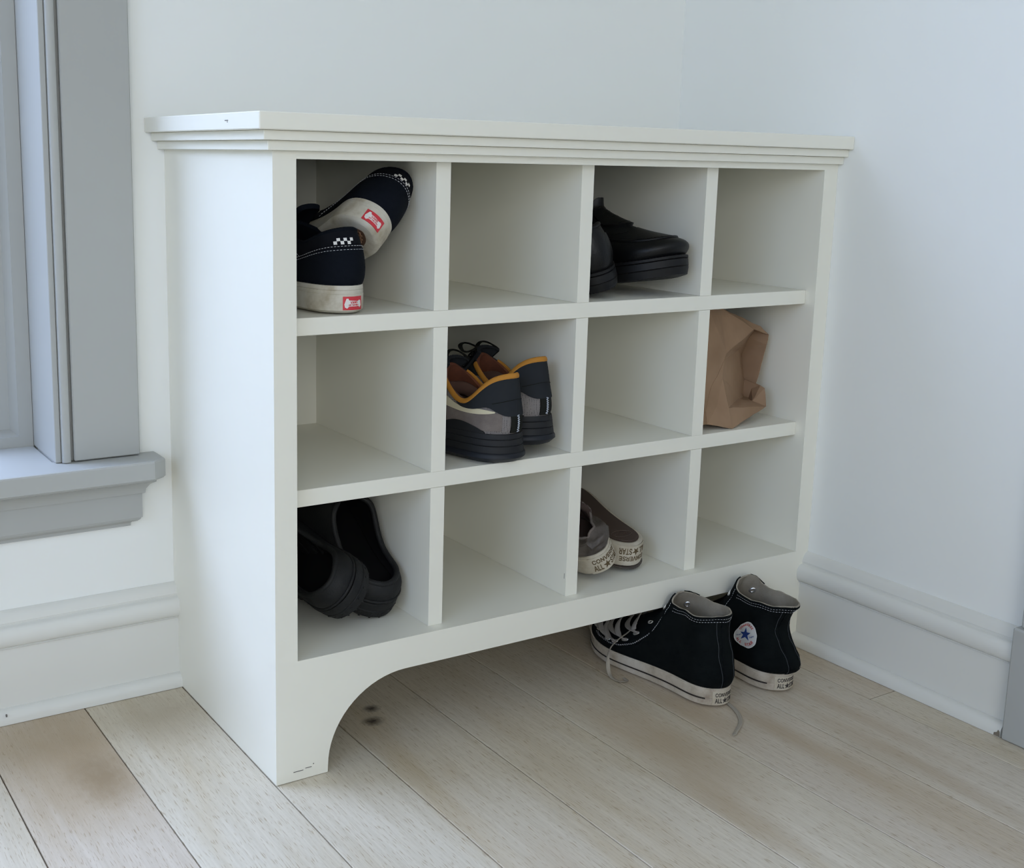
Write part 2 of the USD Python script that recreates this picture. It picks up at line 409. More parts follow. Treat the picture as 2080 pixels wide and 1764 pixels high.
# ------------------------------------------------------------------ the cubby cabinet
ZT, ZB = 0.7972, 0.1652
A_, B_ = 0.0305, 0.9489
G_ = 0.0195
DIV = [(0.2375, 0.2598), (0.4761, 0.4977), (0.7138, 0.7367)]
SH = [(0.5821, 0.6043), (0.3627, 0.3849)]
YB = 0.3700
cab = xf('shoe_cubby')
tag(cab, 'white painted built-in cubby cabinet of twelve open pigeonholes with arched base', 'cabinet')
E = 0.0002
for s in (0, 1):
    xa_, xb_ = ((0.0, A_), (B_, W - E))[s]
    add('side_panel', box(xa_, xb_, G_, D - E, 0.0006, 0.8066), 'white_paint', cab)
    add('stile', box(xa_, xb_, 0, G_, ZB, 0.8066), 'white_paint', cab)
add('top_rail', box(A_, B_, 0, G_, ZT, 0.8066), 'white_paint', cab)
arch = [(0, 0.0006), (0.0737, 0.0006)]
for a in np.linspace(math.pi, math.pi / 2, 18):
    arch.append((0.1905 + 0.1165 * math.cos(a), 0.0095 + 0.1115 * math.sin(a)))
for a in np.linspace(math.pi / 2, 0, 18):
    arch.append((W - 0.1905 + 0.1165 * math.cos(a), 0.0095 + 0.1115 * math.sin(a)))
arch += [(W - 0.0737, 0.0006), (W - E, 0.0006), (W - E, ZB), (0, ZB)]
add('bottom_rail', extr(arch, G_, (0, 0, 0), (1, 0, 0), (0, 0, 1), (0, 1, 0)), 'white_paint', cab)
add('bottom_panel', box(A_, B_, G_, YB, ZB - 0.020, ZB), 'white_paint', cab)
add('top_panel', box(A_, B_, G_, YB, ZT, 0.8066), 'white_paint', cab)
add('back_panel', box(A_, B_, YB, D - E, ZB - 0.020, 0.8066), 'white_paint', cab)
for (z0, z1) in SH:
    add('shelf', box(A_ + E, B_ - E, G_, YB - E, z0, z1, 0.0006), 'white_paint', cab)
zsp = [(ZB + E, SH[1][0] - E), (SH[1][1] + E, SH[0][0] - E), (SH[0][1] + E, ZT - E)]
for (xa_, xb_) in DIV:
    # each upright is notched round the shelves
    add('divider', cat(*[box(xa_, xb_, G_, YB - E, za_, zb2) for za_, zb2 in zsp]), 'white_paint', cab)
add('moulding', box(-0.0102, W - E, -0.0102, D - E, 0.8067, 0.8180, 0.0006), 'white_paint', cab)
add('moulding', box(-0.0189, W - E, -0.0189, D - E, 0.8182, 0.8295, 0.0006), 'white_paint', cab)
add('top_board', box(-0.0284, W - E, -0.0284, D - E, 0.8297, 0.8500, 0.0011), 'white_paint', cab)
add('scuff_mark', cat(box(-0.02885, -0.0283, 0.0640, 0.0740, 0.8404, 0.8414), box(-0.02885, -0.0283, 0.0655, 0.0670, 0.8385, 0.8394)), 'scuff', cab, label='dark scratch on the end of the top board')
add('scuff_mark', cat(box(0.024, 0.038, -0.0004, 0.0004, 0.0125, 0.0133), box(0.041, 0.050, -0.0004, 0.0004, 0.0142, 0.0149), box(0.052, 0.0535, -0.0004, 0.0004, 0.0175, 0.0185)), 'scuff', cab)
add('scuff_mark', box(0.4757, 0.4763, 0.0230, 0.0236, 0.192, 0.200), 'scuff', cab)

# ------------------------------------------------------------------ shoe building
mat('navy_canvas', (0.0046, 0.0066, 0.0108), 0.9, bump=0.5, bscale=900, spec=0.12)
mat('navy_suede', (0.0067, 0.0076, 0.0113), 0.95, bump=0.3, bscale=600, var=[(0.3, (0.0050, 0.0059, 0.0088)), (0.7, (0.0109, 0.0118, 0.0155))], vscale=30, spec=0.1)
mat('dirty_white_rubber', (0.60, 0.57, 0.49), 0.6, bump=0.1, bscale=200, var=[(0.30, (0.68, 0.66, 0.59)), (0.52, (0.58, 0.54, 0.44)), (0.72, (0.36, 0.30, 0.20))], vscale=22)
mat('grimy_rubber', (0.5, 0.45, 0.37), 0.6, bump=0.12, bscale=250, var=[(0.28, (0.58, 0.53, 0.45)), (0.5, (0.48, 0.42, 0.335)), (0.75, (0.26, 0.205, 0.145))], vscale=28)
mat('gum_rubber', (0.16, 0.085, 0.05), 0.5, var=(0.10, 0.055, 0.035), vscale=30)
mat('gum_edge', (0.27, 0.15, 0.085), 0.5)
mat('red_label', (0.62, 0.035, 0.05), 0.5)
mat('label_white', (0.78, 0.76, 0.72), 0.5)
mat('thread_white', (0.52, 0.53, 0.55), 0.8)
mat('print_black', (0.035, 0.03, 0.028), 0.6)
mat('print_blue', (0.02, 0.05, 0.22), 0.6)
mat('print_red', (0.45, 0.06, 0.05), 0.6)
mat('shoe_inside_dark', (0.0075, 0.0075, 0.0083), 0.9, spec=0.1)
mat('black_leather', (0.0033, 0.0036, 0.0039), 0.42, bump=0.25, bscale=380, var=[(0.35, (0.0027, 0.0030, 0.0033)), (0.7, (0.0054, 0.0054, 0.0054))], vscale=20, spec=0.3)
mat('black_sole', (0.0056, 0.0056, 0.0060), 0.55, bump=0.1, bscale=200, spec=0.3)
mat('black_foam', (0.0095, 0.0098, 0.0106), 0.62, bump=0.35, bscale=420, var=[(0.35, (0.0074, 0.0078, 0.0082)), (0.75, (0.0163, 0.0163, 0.0156))], vscale=34, spec=0.3)
mat('charcoal_nubuck', (0.0221, 0.0247, 0.0279), 0.85, bump=0.2, bscale=500, spec=0.15)
mat('charcoal_rubber', (0.0132, 0.0138, 0.0156), 0.6, bump=0.1, bscale=250, spec=0.3)
mat('slate_rubber', (0.0102, 0.0122, 0.0173), 0.5, spec=0.3)
mat('gray_suede', (0.16, 0.135, 0.12), 0.95, bump=0.3, bscale=600, var=[(0.3, (0.135, 0.112, 0.10)), (0.7, (0.20, 0.17, 0.15))], vscale=34)
mat('cream_rubber', (0.60, 0.545, 0.38), 0.6)
mat('amber_binding', (0.47, 0.20, 0.022), 0.8, bump=0.2, bscale=600)
mat('rust_lining', (0.20, 0.062, 0.026), 0.9, bump=0.3, bscale=500, var=(0.13, 0.042, 0.022), vscale=30)
mat('brown_lining', (0.12, 0.062, 0.045), 0.9, bump=0.3, bscale=500)
mat('brown_insole', (0.055, 0.034, 0.028), 0.8, bump=0.2, bscale=400)
mat('black_webbing', (0.0096, 0.0102, 0.0078), 0.8, bump=0.3, bscale=900, spec=0.2)
mat('silver_thread', (0.42, 0.45, 0.50), 0.5)
mat('black_canvas', (0.0037, 0.0054, 0.0057), 0.92, bump=0.6, bscale=1100, var=[(0.3, (0.0030, 0.0045, 0.0048)), (0.72, (0.0061, 0.0083, 0.0087))], vscale=30, spec=0.1)
mat('canvas_lining', (0.36, 0.325, 0.265), 0.95, bump=0.4, bscale=900, var=(0.27, 0.235, 0.18), vscale=26)
mat('gray_lace', (0.31, 0.29, 0.265), 0.95, bump=0.4, bscale=1200)
mat('worn_lace', (0.38, 0.335, 0.265), 0.95, bump=0.4, bscale=1200)
mat('eyelet_metal', (0.80, 0.80, 0.80), 0.38, metallic=0.9)
mat('brown_leather', (0.07, 0.055, 0.045), 0.5, bump=0.8, bscale=90, var=[(0.3, (0.045, 0.035, 0.028)), (0.68, (0.11, 0.09, 0.075))], vscale=34)
mat('brown_outsole', (0.06, 0.034, 0.025), 0.5, bump=0.1, bscale=300)
mat('brown_emboss', (0.085, 0.055, 0.043), 0.5)
mat('bronze_print', (0.10, 0.065, 0.025), 0.6)
def mesh_mat(name, c1, c2, scale):
    n = {'tc': ('texture_coordinate', {}), 'v': ('voronoi_texture', {'scale': scale, 'randomness': 0.25}), 'r': ('rgb_ramp', {'ramp': [(0.1, c2), (0.45, c1), (1, c1)]}),
         'b': ('bump', {'strength': 0.5, 'distance': 0.0008}), 'p': ('principled_bsdf', {'roughness': 0.85})}
    M[name] = usdkit.material(stage, '/World/Looks/' + name, n, [('tc.object', 'v.vector'), ('v.distance', 'r.fac'), ('r.color', 'p.base_color'), ('v.distance', 'b.height'), ('b.normal', 'p.normal')], surface='p.BSDF')
mesh_mat('gray_mesh', (0.21, 0.19, 0.18), (0.08, 0.075, 0.07), 420)


def tri_grid(nu, nv):
    i, j = np.meshgrid(np.arange(nu - 1), np.arange(nv - 1), indexing='ij')
    a = (i * nv + j).ravel()
    return np.vstack([np.c_[a, a + nv, a + nv + 1], np.c_[a, a + nv + 1, a + 1]])


def tube(path, r, r2=None, up=None, sides=8, closed=False, taper=False):
    """round or flattened (r wide, r2 thick) tube along a path"""
    p = np.asarray(path, float)
    if closed:
        t = np.roll(p, -1, 0) - np.roll(p, 1, 0)
    else:
        t = np.gradient(p, axis=0)
    t /= np.linalg.norm(t, axis=1, keepdims=True) + 1e-12
    if up is None:
        u0 = np.array([0, 0, 1.0]) if abs(t[0][2]) < 0.9 else np.array([1.0, 0, 0])
        ups = []
        u = u0
        for k in range(len(p)):
            u = u - t[k] * (u @ t[k])
            u /= np.linalg.norm(u) + 1e-12
            ups.append(u)
        up = np.array(ups)
    else:
        up = np.broadcast_to(np.asarray(up, float), p.shape).copy()
        up -= t * (up * t).sum(1, keepdims=True)
        up /= np.linalg.norm(up, axis=1, keepdims=True) + 1e-12
    side = np.cross(t, up)
    r = np.broadcast_to(r, len(p))
    r2 = r if r2 is None else np.broadcast_to(r2, len(p))
    a = np.arange(sides) * 2 * math.pi / sides
    v = p[:, None] + side[:, None] * (np.cos(a)[None, :, None] * np.reshape(r, (-1, 1, 1))) + up[:, None] * (np.sin(a)[None, :, None] * np.reshape(r2, (-1, 1, 1)))
    n, m = len(p), sides
    f = []
    for i in range(n if closed else n - 1):
        for j in range(m):
            A, B = i * m + j, i * m + (j + 1) % m
            C, Dd = ((i + 1) % n) * m + (j + 1) % m, ((i + 1) % n) * m + j
            f += [[A, B, C], [A, C, Dd]]
    v = v.reshape(-1, 3)
    if not closed:
        v = np.vstack([v, p[0], p[-1]])
        for j in range(m):
            f += [[n * m, (j + 1) % m, j], [n * m + 1, (n - 1) * m + j, (n - 1) * m + (j + 1) % m]]
    mm = trimesh.Trimesh(v, f, process=False)
    if mm.volume < 0:
        mm.invert()
    return mm


def smooth_path(pts, n=40, closed=False):
    p = np.asarray(pts, float)
    if closed:
        p = np.vstack([p, p[:1]])
    d = np.r_[0, np.cumsum(np.linalg.norm(np.diff(p, axis=0), axis=1) + 1e-9)]
    cs = CubicSpline(d, p, bc_type='periodic' if closed else 'natural')
    q = cs(np.linspace(0, d[-1], n + (1 if closed else 0)))
    return q[:-1] if closed else q


def torus(r, w, h=None, n=18, m=8):
    a = np.arange(n) * 2 * math.pi / n
    return tube(np.c_[r * np.cos(a), r * np.sin(a), np.zeros(n)], w, h or w, up=(0, 0, 1.0), sides=m, closed=True)


def star(R, r=None, h=0.0004, rot=0.0):
    r = r or R * 0.382
    pts = []
    for k in range(10):
        a = math.pi / 2 + k * math.pi / 5 + rot
        q = R if k % 2 == 0 else r
        pts.append((q * math.cos(a), q * math.sin(a)))
    return trimesh.creation.extrude_polygon(Polygon(pts), h, engine='earcut')


def disc(R, h, n=40):
    return trimesh.creation.extrude_polygon(Polygon([(R * math.cos(a), R * math.sin(a)) for a in np.linspace(0, 2 * math.pi, n, endpoint=False)]), h, engine='earcut')


def text2(txt, height, h=0.0004, bold=True, center=True, width=None):
    m = meshkit.text_mesh(txt, height, h, bold)
    b = m.bounds
    if center:
        m.apply_translation([-(b[0][0] + b[1][0]) / 2, -(b[0][1] + b[1][1]) / 2, 0])
    if width:
        m.vertices[:, 0] *= width / (b[1][0] - b[0][0])
    return m


def arc_text(txt, R, height, a_mid, spread, top=True, h=0.0004):
    ms = []
    n = len(txt)
    for k, ch in enumerate(txt):
        if ch == ' ':
            continue
        g = text2(ch, height, h)
        f = (k - (n - 1) / 2) * spread
        a = a_mid - f if top else a_mid + f
        g.apply_translation([0, R if top else -R, 0])
        rot = a - math.pi / 2 if top else a + math.pi / 2
        g.apply_transform(trimesh.transformations.rotation_matrix(rot, [0, 0, 1]))
        ms.append(g)
    return cat(*ms)


class Shoe:
    """A shoe as a sheet U(s, t): s runs round the outline (heel 0, left side .25, toe .5, right side .75), t from the sole up to the collar edge.
    Local axes: heel at the origin, toe along +x, left +y, up +z. mir: build the left-handed twin."""

    def __init__(self, cols, L, bend=0.0, spring=0.0, spring_from=0.6, mir=False, right_cols=None, crumple=0.0, freq=55.0):
        cols = [np.asarray(c, float) for c in cols]
        rc = [np.asarray(c, float) for c in (right_cols or cols)]
        loop = [cols[0]] + cols[1:-1] + [cols[-1]] + [c * [1, -1, 1] for c in rc[-2:0:-1]]
        loop = np.array(loop)
        self.L, self.bend, self.spring, self.sf, self.mir = L, bend, spring, spring_from, mir
        b = loop[:, 0, :2]
        d = np.linalg.norm(np.roll(b, -1, 0) - b, axis=1)
        key = np.r_[0, np.cumsum(d)] / d.sum()
        self.key = key
        n_s, n_t = 160, 36
        rows = CubicSpline(key, np.concatenate([loop, loop[:1]]), bc_type='periodic')(np.linspace(0, 1, n_s, endpoint=False))
        fine = CubicSpline(np.linspace(0, 1, loop.shape[1]), rows, axis=1)(np.linspace(0, 1, n_t))
        fine = self.warp(fine)
        if crumple:  # soft folds of worn cloth or leather, none at the sole
            q = np.stack([meshkit.fbm(fine * freq + 31.7 * k, 3, 11 + k) - 0.5 for k in range(3)], -1)
            w = np.clip(np.linspace(0, 1, n_t) / 0.25, 0, 1)[None, :, None]
            fine = fine + 2 * crumple * q * w
        pad = 20
        self.sg = np.arange(-pad, n_s + pad) / n_s
        self.tg = np.linspace(0, 1, n_t)
        G = np.concatenate([fine[-pad:], fine, fine[:pad]])
        self.f = [RectBivariateSpline(self.sg, self.tg, G[:, :, k]) for k in range(3)]
        self.meshes = []
        self.path = None
        self.len = None

    def rise(self, x):
        q = np.clip((x / self.L - self.sf) / (1 - self.sf), 0, None)
        return self.spring * q * q

    def warp(self, P):
        P = P.copy()
        P[..., 1] += self.bend * (np.clip(P[..., 0] / self.L, 0, 1.1) - 0.35) ** 2 * np.sign(np.clip(P[..., 0] / self.L, 0, 1.1) - 0.35)
        P[..., 2] += self.rise(P[..., 0])
        return P

    def P(self, s, t, off=0.0):
        s, t = np.broadcast_arrays(np.asarray(s, float), np.asarray(t, float))
        sm = np.mod(s, 1.0)
        tc = np.clip(t, 0, 1)
        sh = s.shape
        e = lambda dx, dy: np.stack([f.ev(sm.ravel(), tc.ravel(), dx=dx, dy=dy) for f in self.f], -1)
        p = e(0, 0)
        if np.any(t != tc):
            p = p + e(0, 1) * (t - tc).ravel()[:, None]
        if np.any(np.asarray(off) != 0):
            n = np.cross(e(0, 1), e(1, 0))
            n /= np.linalg.norm(n, axis=1, keepdims=True) + 1e-12
            p = p + n * np.broadcast_to(off, sh).ravel()[:, None]
        return p.reshape(sh + (3,))

    def N(self, s, t):
        a, b, c = self.P(s, t), self.P(s + 1e-3, t), self.P(s, min(t + 1e-2, 1.0) if t < 0.99 else t)
        if t >= 0.99:
            c, a2 = self.P(s, t), self.P(s, t - 1e-2)
            n = np.cross(c - a2, b - a)
        else:
            n = np.cross(c - a, b - a)
        return n / np.linalg.norm(n)

    # ---- output
    def out(self, name, mesh, mat_, parent=None, smooth=False, label=None, kind=None):
        m = mesh.copy()
        if self.mir:
            m.vertices = m.vertices * [1, -1, 1]
            m.invert()
        self.meshes.append([name, m, mat_, parent, smooth, label, kind])
        return len(self.meshes) - 1

    def grid(self, S, T_, off):
        v = self.P(S, T_, off)
        nu, nv = v.shape[:2]
        f = tri_grid(nu, nv)[:, ::-1]
        return trimesh.Trimesh(v.reshape(-1, 3), f, process=False)

    def skin(self, name, mat_, t0=0.0, t1=1.0, off=0.0, ns=120, nt=28, **kw):
        s = np.linspace(0, 1, ns + 1)
        m = self.grid(*np.meshgrid(s, np.linspace(t0, t1, nt), indexing='ij'), off)
        m.merge_vertices()
        return self.out(name, m, mat_, smooth=kw.pop('smooth', 60), **kw)

    def patch(self, s0, s1, lo, hi, th=0.0012, ns=None, nt=8, base=-0.0006):
        """raised overlay between two curves lo(s), hi(s); each a number or [(s, t), ...]"""
        ns = ns or max(4, int(abs(s1 - s0) * 130))
        s = np.linspace(s0, s1, ns)
        cv = lambda c: np.full(ns, c) if np.ndim(c) == 0 else (CubicSpline(*np.array(c).T)(s) if len(c) > 2 else np.interp(s, *np.array(c).T))
        L, H = cv(lo), cv(hi)
        s = np.r_[s[0], s, s[-1]]
        L, H = np.r_[L[0], L, L[-1]], np.r_[H[0], H, H[-1]]
        k = np.r_[0, np.linspace(0, 1, nt), 1]
        S = np.repeat(s[:, None], nt + 2, 1)
        T_ = L[:, None] * (1 - k) + H[:, None] * k
        O = np.full(S.shape, th)
        O[0], O[-1], O[:, 0], O[:, -1] = base, base, base, base
        return self.grid(S, T_, O)

    def stitches(self, pts, dash=0.0028, gap=0.0016, r=0.00035, off=0.0016, n=400):
        """dashes along a curve of (s, t) points"""
        p = np.asarray(pts, float)
        if len(p) > 2:
            q = CubicSpline(np.linspace(0, 1, len(p)), p)(np.linspace(0, 1, n))
        else:
            q = p[0] + (p[1] - p[0]) * np.linspace(0, 1, n)[:, None]
        x = self.P(q[:, 0], q[:, 1], off)
        d = np.r_[0, np.cumsum(np.linalg.norm(np.diff(x, axis=0), axis=1))]
        ms, a = [], 0.0
        at = lambda w: np.array([np.interp(w, d, x[:, k]) for k in range(3)])
        while a + dash < d[-1]:
            ms.append(tube([at(a), at(a + dash / 2), at(a + dash)], [r * 0.6, r, r * 0.6], sides=5))
            a += dash + gap
        return cat(*ms)

    def line(self, pts, r=0.0005, off=0.0012, n=60, r2=None):
        p = np.asarray(pts, float)
        q = CubicSpline(np.linspace(0, 1, len(p)), p)(np.linspace(0, 1, n)) if len(p) > 2 else p[0] + (p[1] - p[0]) * np.linspace(0, 1, n)[:, None]
        return tube(self.P(q[:, 0], q[:, 1], off), r, r2, sides=6)

    def stick(self, mesh, s, t, ang=0.0, off=0.001):
        """wrap a flat mesh (x right, y up, z out, as seen from outside) on the sheet at (s, t)"""
        m = mesh.subdivide_to_size(0.004)
        v = m.vertices
        if self.mir:
            v = v * [-1, 1, 1]
        c, sn = math.cos(ang), math.sin(ang)
        if self.mir:
            sn = -sn
        u, w = v[:, 0] * c - v[:, 1] * sn, v[:, 0] * sn + v[:, 1] * c
        e = 1e-3
        ds = np.linalg.norm(self.P(s + e, t) - self.P(s - e, t)) / (2 * e)
        dt = np.linalg.norm(self.P(s, t + e) - self.P(s, t - e)) / (2 * e)
        # seen from outside, s runs right-to-left or left-to-right according to the side: outward normal = dt x ds, so +s is to the left
        S, T_ = s - u / ds, t + w / dt
        m.vertices = self.P(S, T_, v[:, 2] + off)
        if self.mir:
            m.invert()
        return m

    # ---- sole
    def sole_pt(self, s, q, off, zb=0.0):
        s, q, off = np.broadcast_arrays(*(np.asarray(a, float) for a in (s, q, off)))
        b = self.P(s, np.zeros(s.shape))
        b1, b0 = self.P(s + 2e-3, np.zeros(s.shape)), self.P(s - 2e-3, np.zeros(s.shape))
        d = (b1 - b0)[..., :2]
        d /= np.linalg.norm(d, axis=-1, keepdims=True) + 1e-12
        n = np.stack([-d[..., 1], d[..., 0]], -1)
        xy = b[..., :2] + n * off[..., None]
        z0 = self.rise(b[..., 0]) + zb
        return np.concatenate([xy, (z0 + (b[..., 2] - z0) * q)[..., None]], -1)

    def sole_band(self, prof, ns=140, close_bottom=False, s0=0.0, s1=1.0, top_in=None):
        """prof: list of (q, off) from bottom to top"""
        s = np.linspace(s0, s1, ns + 1)
        q, o = np.array(prof, float).T
        S, Q = np.meshgrid(s, q, indexing='ij')
        v = self.sole_pt(S, Q, np.broadcast_to(o, S.shape))
        m = trimesh.Trimesh(v.reshape(-1, 3), tri_grid(*v.shape[:2])[:, ::-1], process=False)
        parts = [m]
        for which, flip in ((0, False), (-1, True)):
            if (which == 0 and close_bottom) or (which == -1 and top_in):
                ring = v[:-1, which]
                g = []
                for k in (1.0, 0.66, 0.33, 0.0):
                    c = ring.copy()
                    mid = np.interp(ring[:, 0], *self._mid())
                    c[:, 1] = mid + (ring[:, 1] - mid) * k
                    c[:, 0] = np.clip(c[:, 0], *(np.array([0.0, self.L]) + np.array([1, -1]) * (1 - k) * 0.03))
                    c[:, 2] = (self.rise(c[:, 0]) if which == 0 else c[:, 2])
                    if which == 0:
                        c[:, 2] += ring[:, 2] - self.rise(ring[:, 0])
                    g.append(c)
                g = np.array(g)
                g = np.concatenate([g, g[:, :1]], 1)
                f = tri_grid(*g.shape[:2])
                parts.append(trimesh.Trimesh(g.reshape(-1, 3), f if flip else f[:, ::-1], process=False))
        m = cat(*parts)
        m.merge_vertices()
        return m

    def _mid(self):
        if not hasattr(self, '_m'):
            s = np.linspace(0.0, 0.5, 60)
            a, b = self.P(s, np.zeros(60)), self.P(1 - s, np.zeros(60))
            self._m = (np.maximum.accumulate((a[:, 0] + b[:, 0]) / 2), (a[:, 1] + b[:, 1]) / 2)
        return self._m

    def on_sole(self, mesh, s, q, off=0.0006, ang=0.0):
        """wrap a flat mesh (x right, y up, z out, seen from outside) on the sole's side wall"""
        m = mesh.subdivide_to_size(0.004)
        v = m.vertices
        if self.mir:
            v = v * [-1, 1, 1]
        c, sn = math.cos(ang), math.sin(ang) * (-1 if self.mir else 1)
        u, w = v[:, 0] * c - v[:, 1] * sn, v[:, 0] * sn + v[:, 1] * c
        e = 1e-3
        ds = np.linalg.norm(self.sole_pt(s + e, 0.5, 0.003) - self.sole_pt(s - e, 0.5, 0.003)) / (2 * e)
        h = (self.sole_pt(s, 1.0, 0) - self.sole_pt(s, 0.0, 0))[2]
        m.vertices = self.sole_pt(s - u / ds, q + w / h, v[:, 2] + off)
        if self.mir:
            m.invert()
        return m

    def inside(self, name, mat_, insole_mat, th=0.003, t0=0.05, sock_name='insole'):
        s = np.linspace(0, 1, 121)
        S, T_ = np.meshgrid(s, np.linspace(t0, 1, 20), indexing='ij')
        O = -th * np.clip((T_ - 0.0) * 12, 0.2, 1)
        a = self.grid(S, T_, O)
        a.invert()
        # rim between outer and inner sheet
        r = np.stack([self.P(s, np.ones(121), 0.0), self.P(s, np.ones(121), -th)], 1)
        rim = trimesh.Trimesh(r.reshape(-1, 3), tri_grid(121, 2)[:, ::-1], process=False)
        a.merge_vertices()
        k = self.out(name, a, mat_, smooth=60)
        rim.merge_vertices()
        self.out('collar_edge', rim, mat_, smooth=60)
        b = self.P(s[:-1], np.full(120, 0.02), -0.002)
        g = []
        for kk in (1.0, 0.6, 0.25, 0.0):
            c = b.copy()
            mid = np.interp(b[:, 0], *self._mid())
            c[:, 1] = mid + (b[:, 1] - mid) * kk
            c[:, 0] = np.clip(c[:, 0], 0.03 * (1 - kk), self.L - 0.03 * (1 - kk))
            c[:, 2] = np.median(b[:, 2]) * 0 + b[:, 2] - 0.0005
            g.append(c)
        g = np.array(g)
        g = np.concatenate([g, g[:, :1]], 1)
        m = trimesh.Trimesh(g.reshape(-1, 3), tri_grid(*g.shape[:2])[:, ::-1], process=False)
        if m.face_normals[:, 2].mean() < 0:
            m.invert()
        self.out(sock_name, m, insole_mat, smooth=60)
        return k

    # ---- placing
    def finish(self, name, label, cat_, group=None, a=(0, 1, 0), u=(0, 0, 1), at=(0, 0), rest=0.0, ref=(0.0, 0.0, 0.0), z=None):
        """a: heel-to-toe direction, u: up; the local point ref lands on (x, y); lowest point rests on z = rest"""
        a = np.array(a, float)
        a /= np.linalg.norm(a)
        u = np.array(u, float)
        u -= a * (u @ a)
        u /= np.linalg.norm(u)
        R = np.c_[a, np.cross(u, a), u]
        r = np.array(ref, float) * ([1, -1, 1] if self.mir else [1, 1, 1])
        allv = np.vstack([m.vertices for _, m, *_ in self.meshes]) @ R.T
        off = np.array([at[0], at[1], 0.0]) - R @ r
        off[2] = (rest + 0.0003 - allv[:, 2].min()) if z is None else z - (R @ r)[2]
        m4 = np.eye(4)
        m4[:3, :3], m4[:3, 3] = R, off
        self.bounds = np.array([allv.min(0) + off, allv.max(0) + off])
        self.R, self.off = R, off
        p = xf(name, m4)
        tag(p, label, cat_, group)
        made = []
        for nm, m, mt, parent, sm, lb, kd in self.meshes:
            made.append(add(nm, m, mt, made[parent] if parent is not None else p, smooth=sm, label=lb, kind=kd))
        if DEBUG:
            print(name, 'bounds', self.bounds.round(3).tolist())
        return p

    def world(self, v):
        v = np.asarray(v, float) * ([1, -1, 1] if self.mir else [1, 1, 1])
        return v @ self.R.T + self.off


DEBUG = False
def gsm(pts, sx=1, sy=1, sz=1):
    return np.array(pts, float) * [sx, sy, sz]

# ------------------------------------------------------------------ black high-top sneakers on the floor
def sneaker_text_plate(sh, s, w, hgt, prnt, q=0.47, flip=False, worn=False):
    plate = extr(Polygon([(-w / 2, -hgt / 2), (w / 2, -hgt / 2), (w / 2, hgt / 2), (-w / 2, hgt / 2)]).segmentize(0.003), 0.0008, (0, 0, 0), (1, 0, 0), (0, 1, 0), (0, 0, 1))
    k = sh.out('heel_label', sh.on_sole(plate, s, q, 0.0014), 'label_rubber', label='rubber heel label with lettering')
    a = text2('CONVERSE', hgt * 0.26, 0.0003, width=w * 0.80)
    a.apply_translation([0, hgt * 0.24, 0])
    b1 = text2('ALL', hgt * 0.33, 0.0003, width=w * 0.27)
    b1.apply_translation([-w * 0.27, -hgt * 0.2, 0])
    b2 = text2('STAR', hgt * 0.33, 0.0003, width=w * 0.34)
    b2.apply_translation([w * 0.25, -hgt * 0.2, 0])
    st = star(hgt * 0.25, h=0.0003)
    st.apply_translation([-w * 0.02, -hgt * 0.2, 0])
    t = cat(a, b1, b2, st)
    sh.out('lettering', sh.on_sole(t, s, q, 0.00225), prnt, parent=k)


mat('label_rubber', (0.58, 0.53, 0.43), 0.6, var=(0.45, 0.39, 0.29), vscale=40)
mat('patch_white', (0.66, 0.66, 0.64), 0.7)
mat('rubber_stripe', (0.022, 0.017, 0.014), 0.6)


# eyelets from the toe up: (offset along the outline, height, measured from the ball column?)
EY = [(-.010, .335, 0), (.034, .345, 1), (.012, .385, 1), (.000, .50, 1), (-.004, .64, 1), (-.002, .78, 1), (.002, .92, 1)]


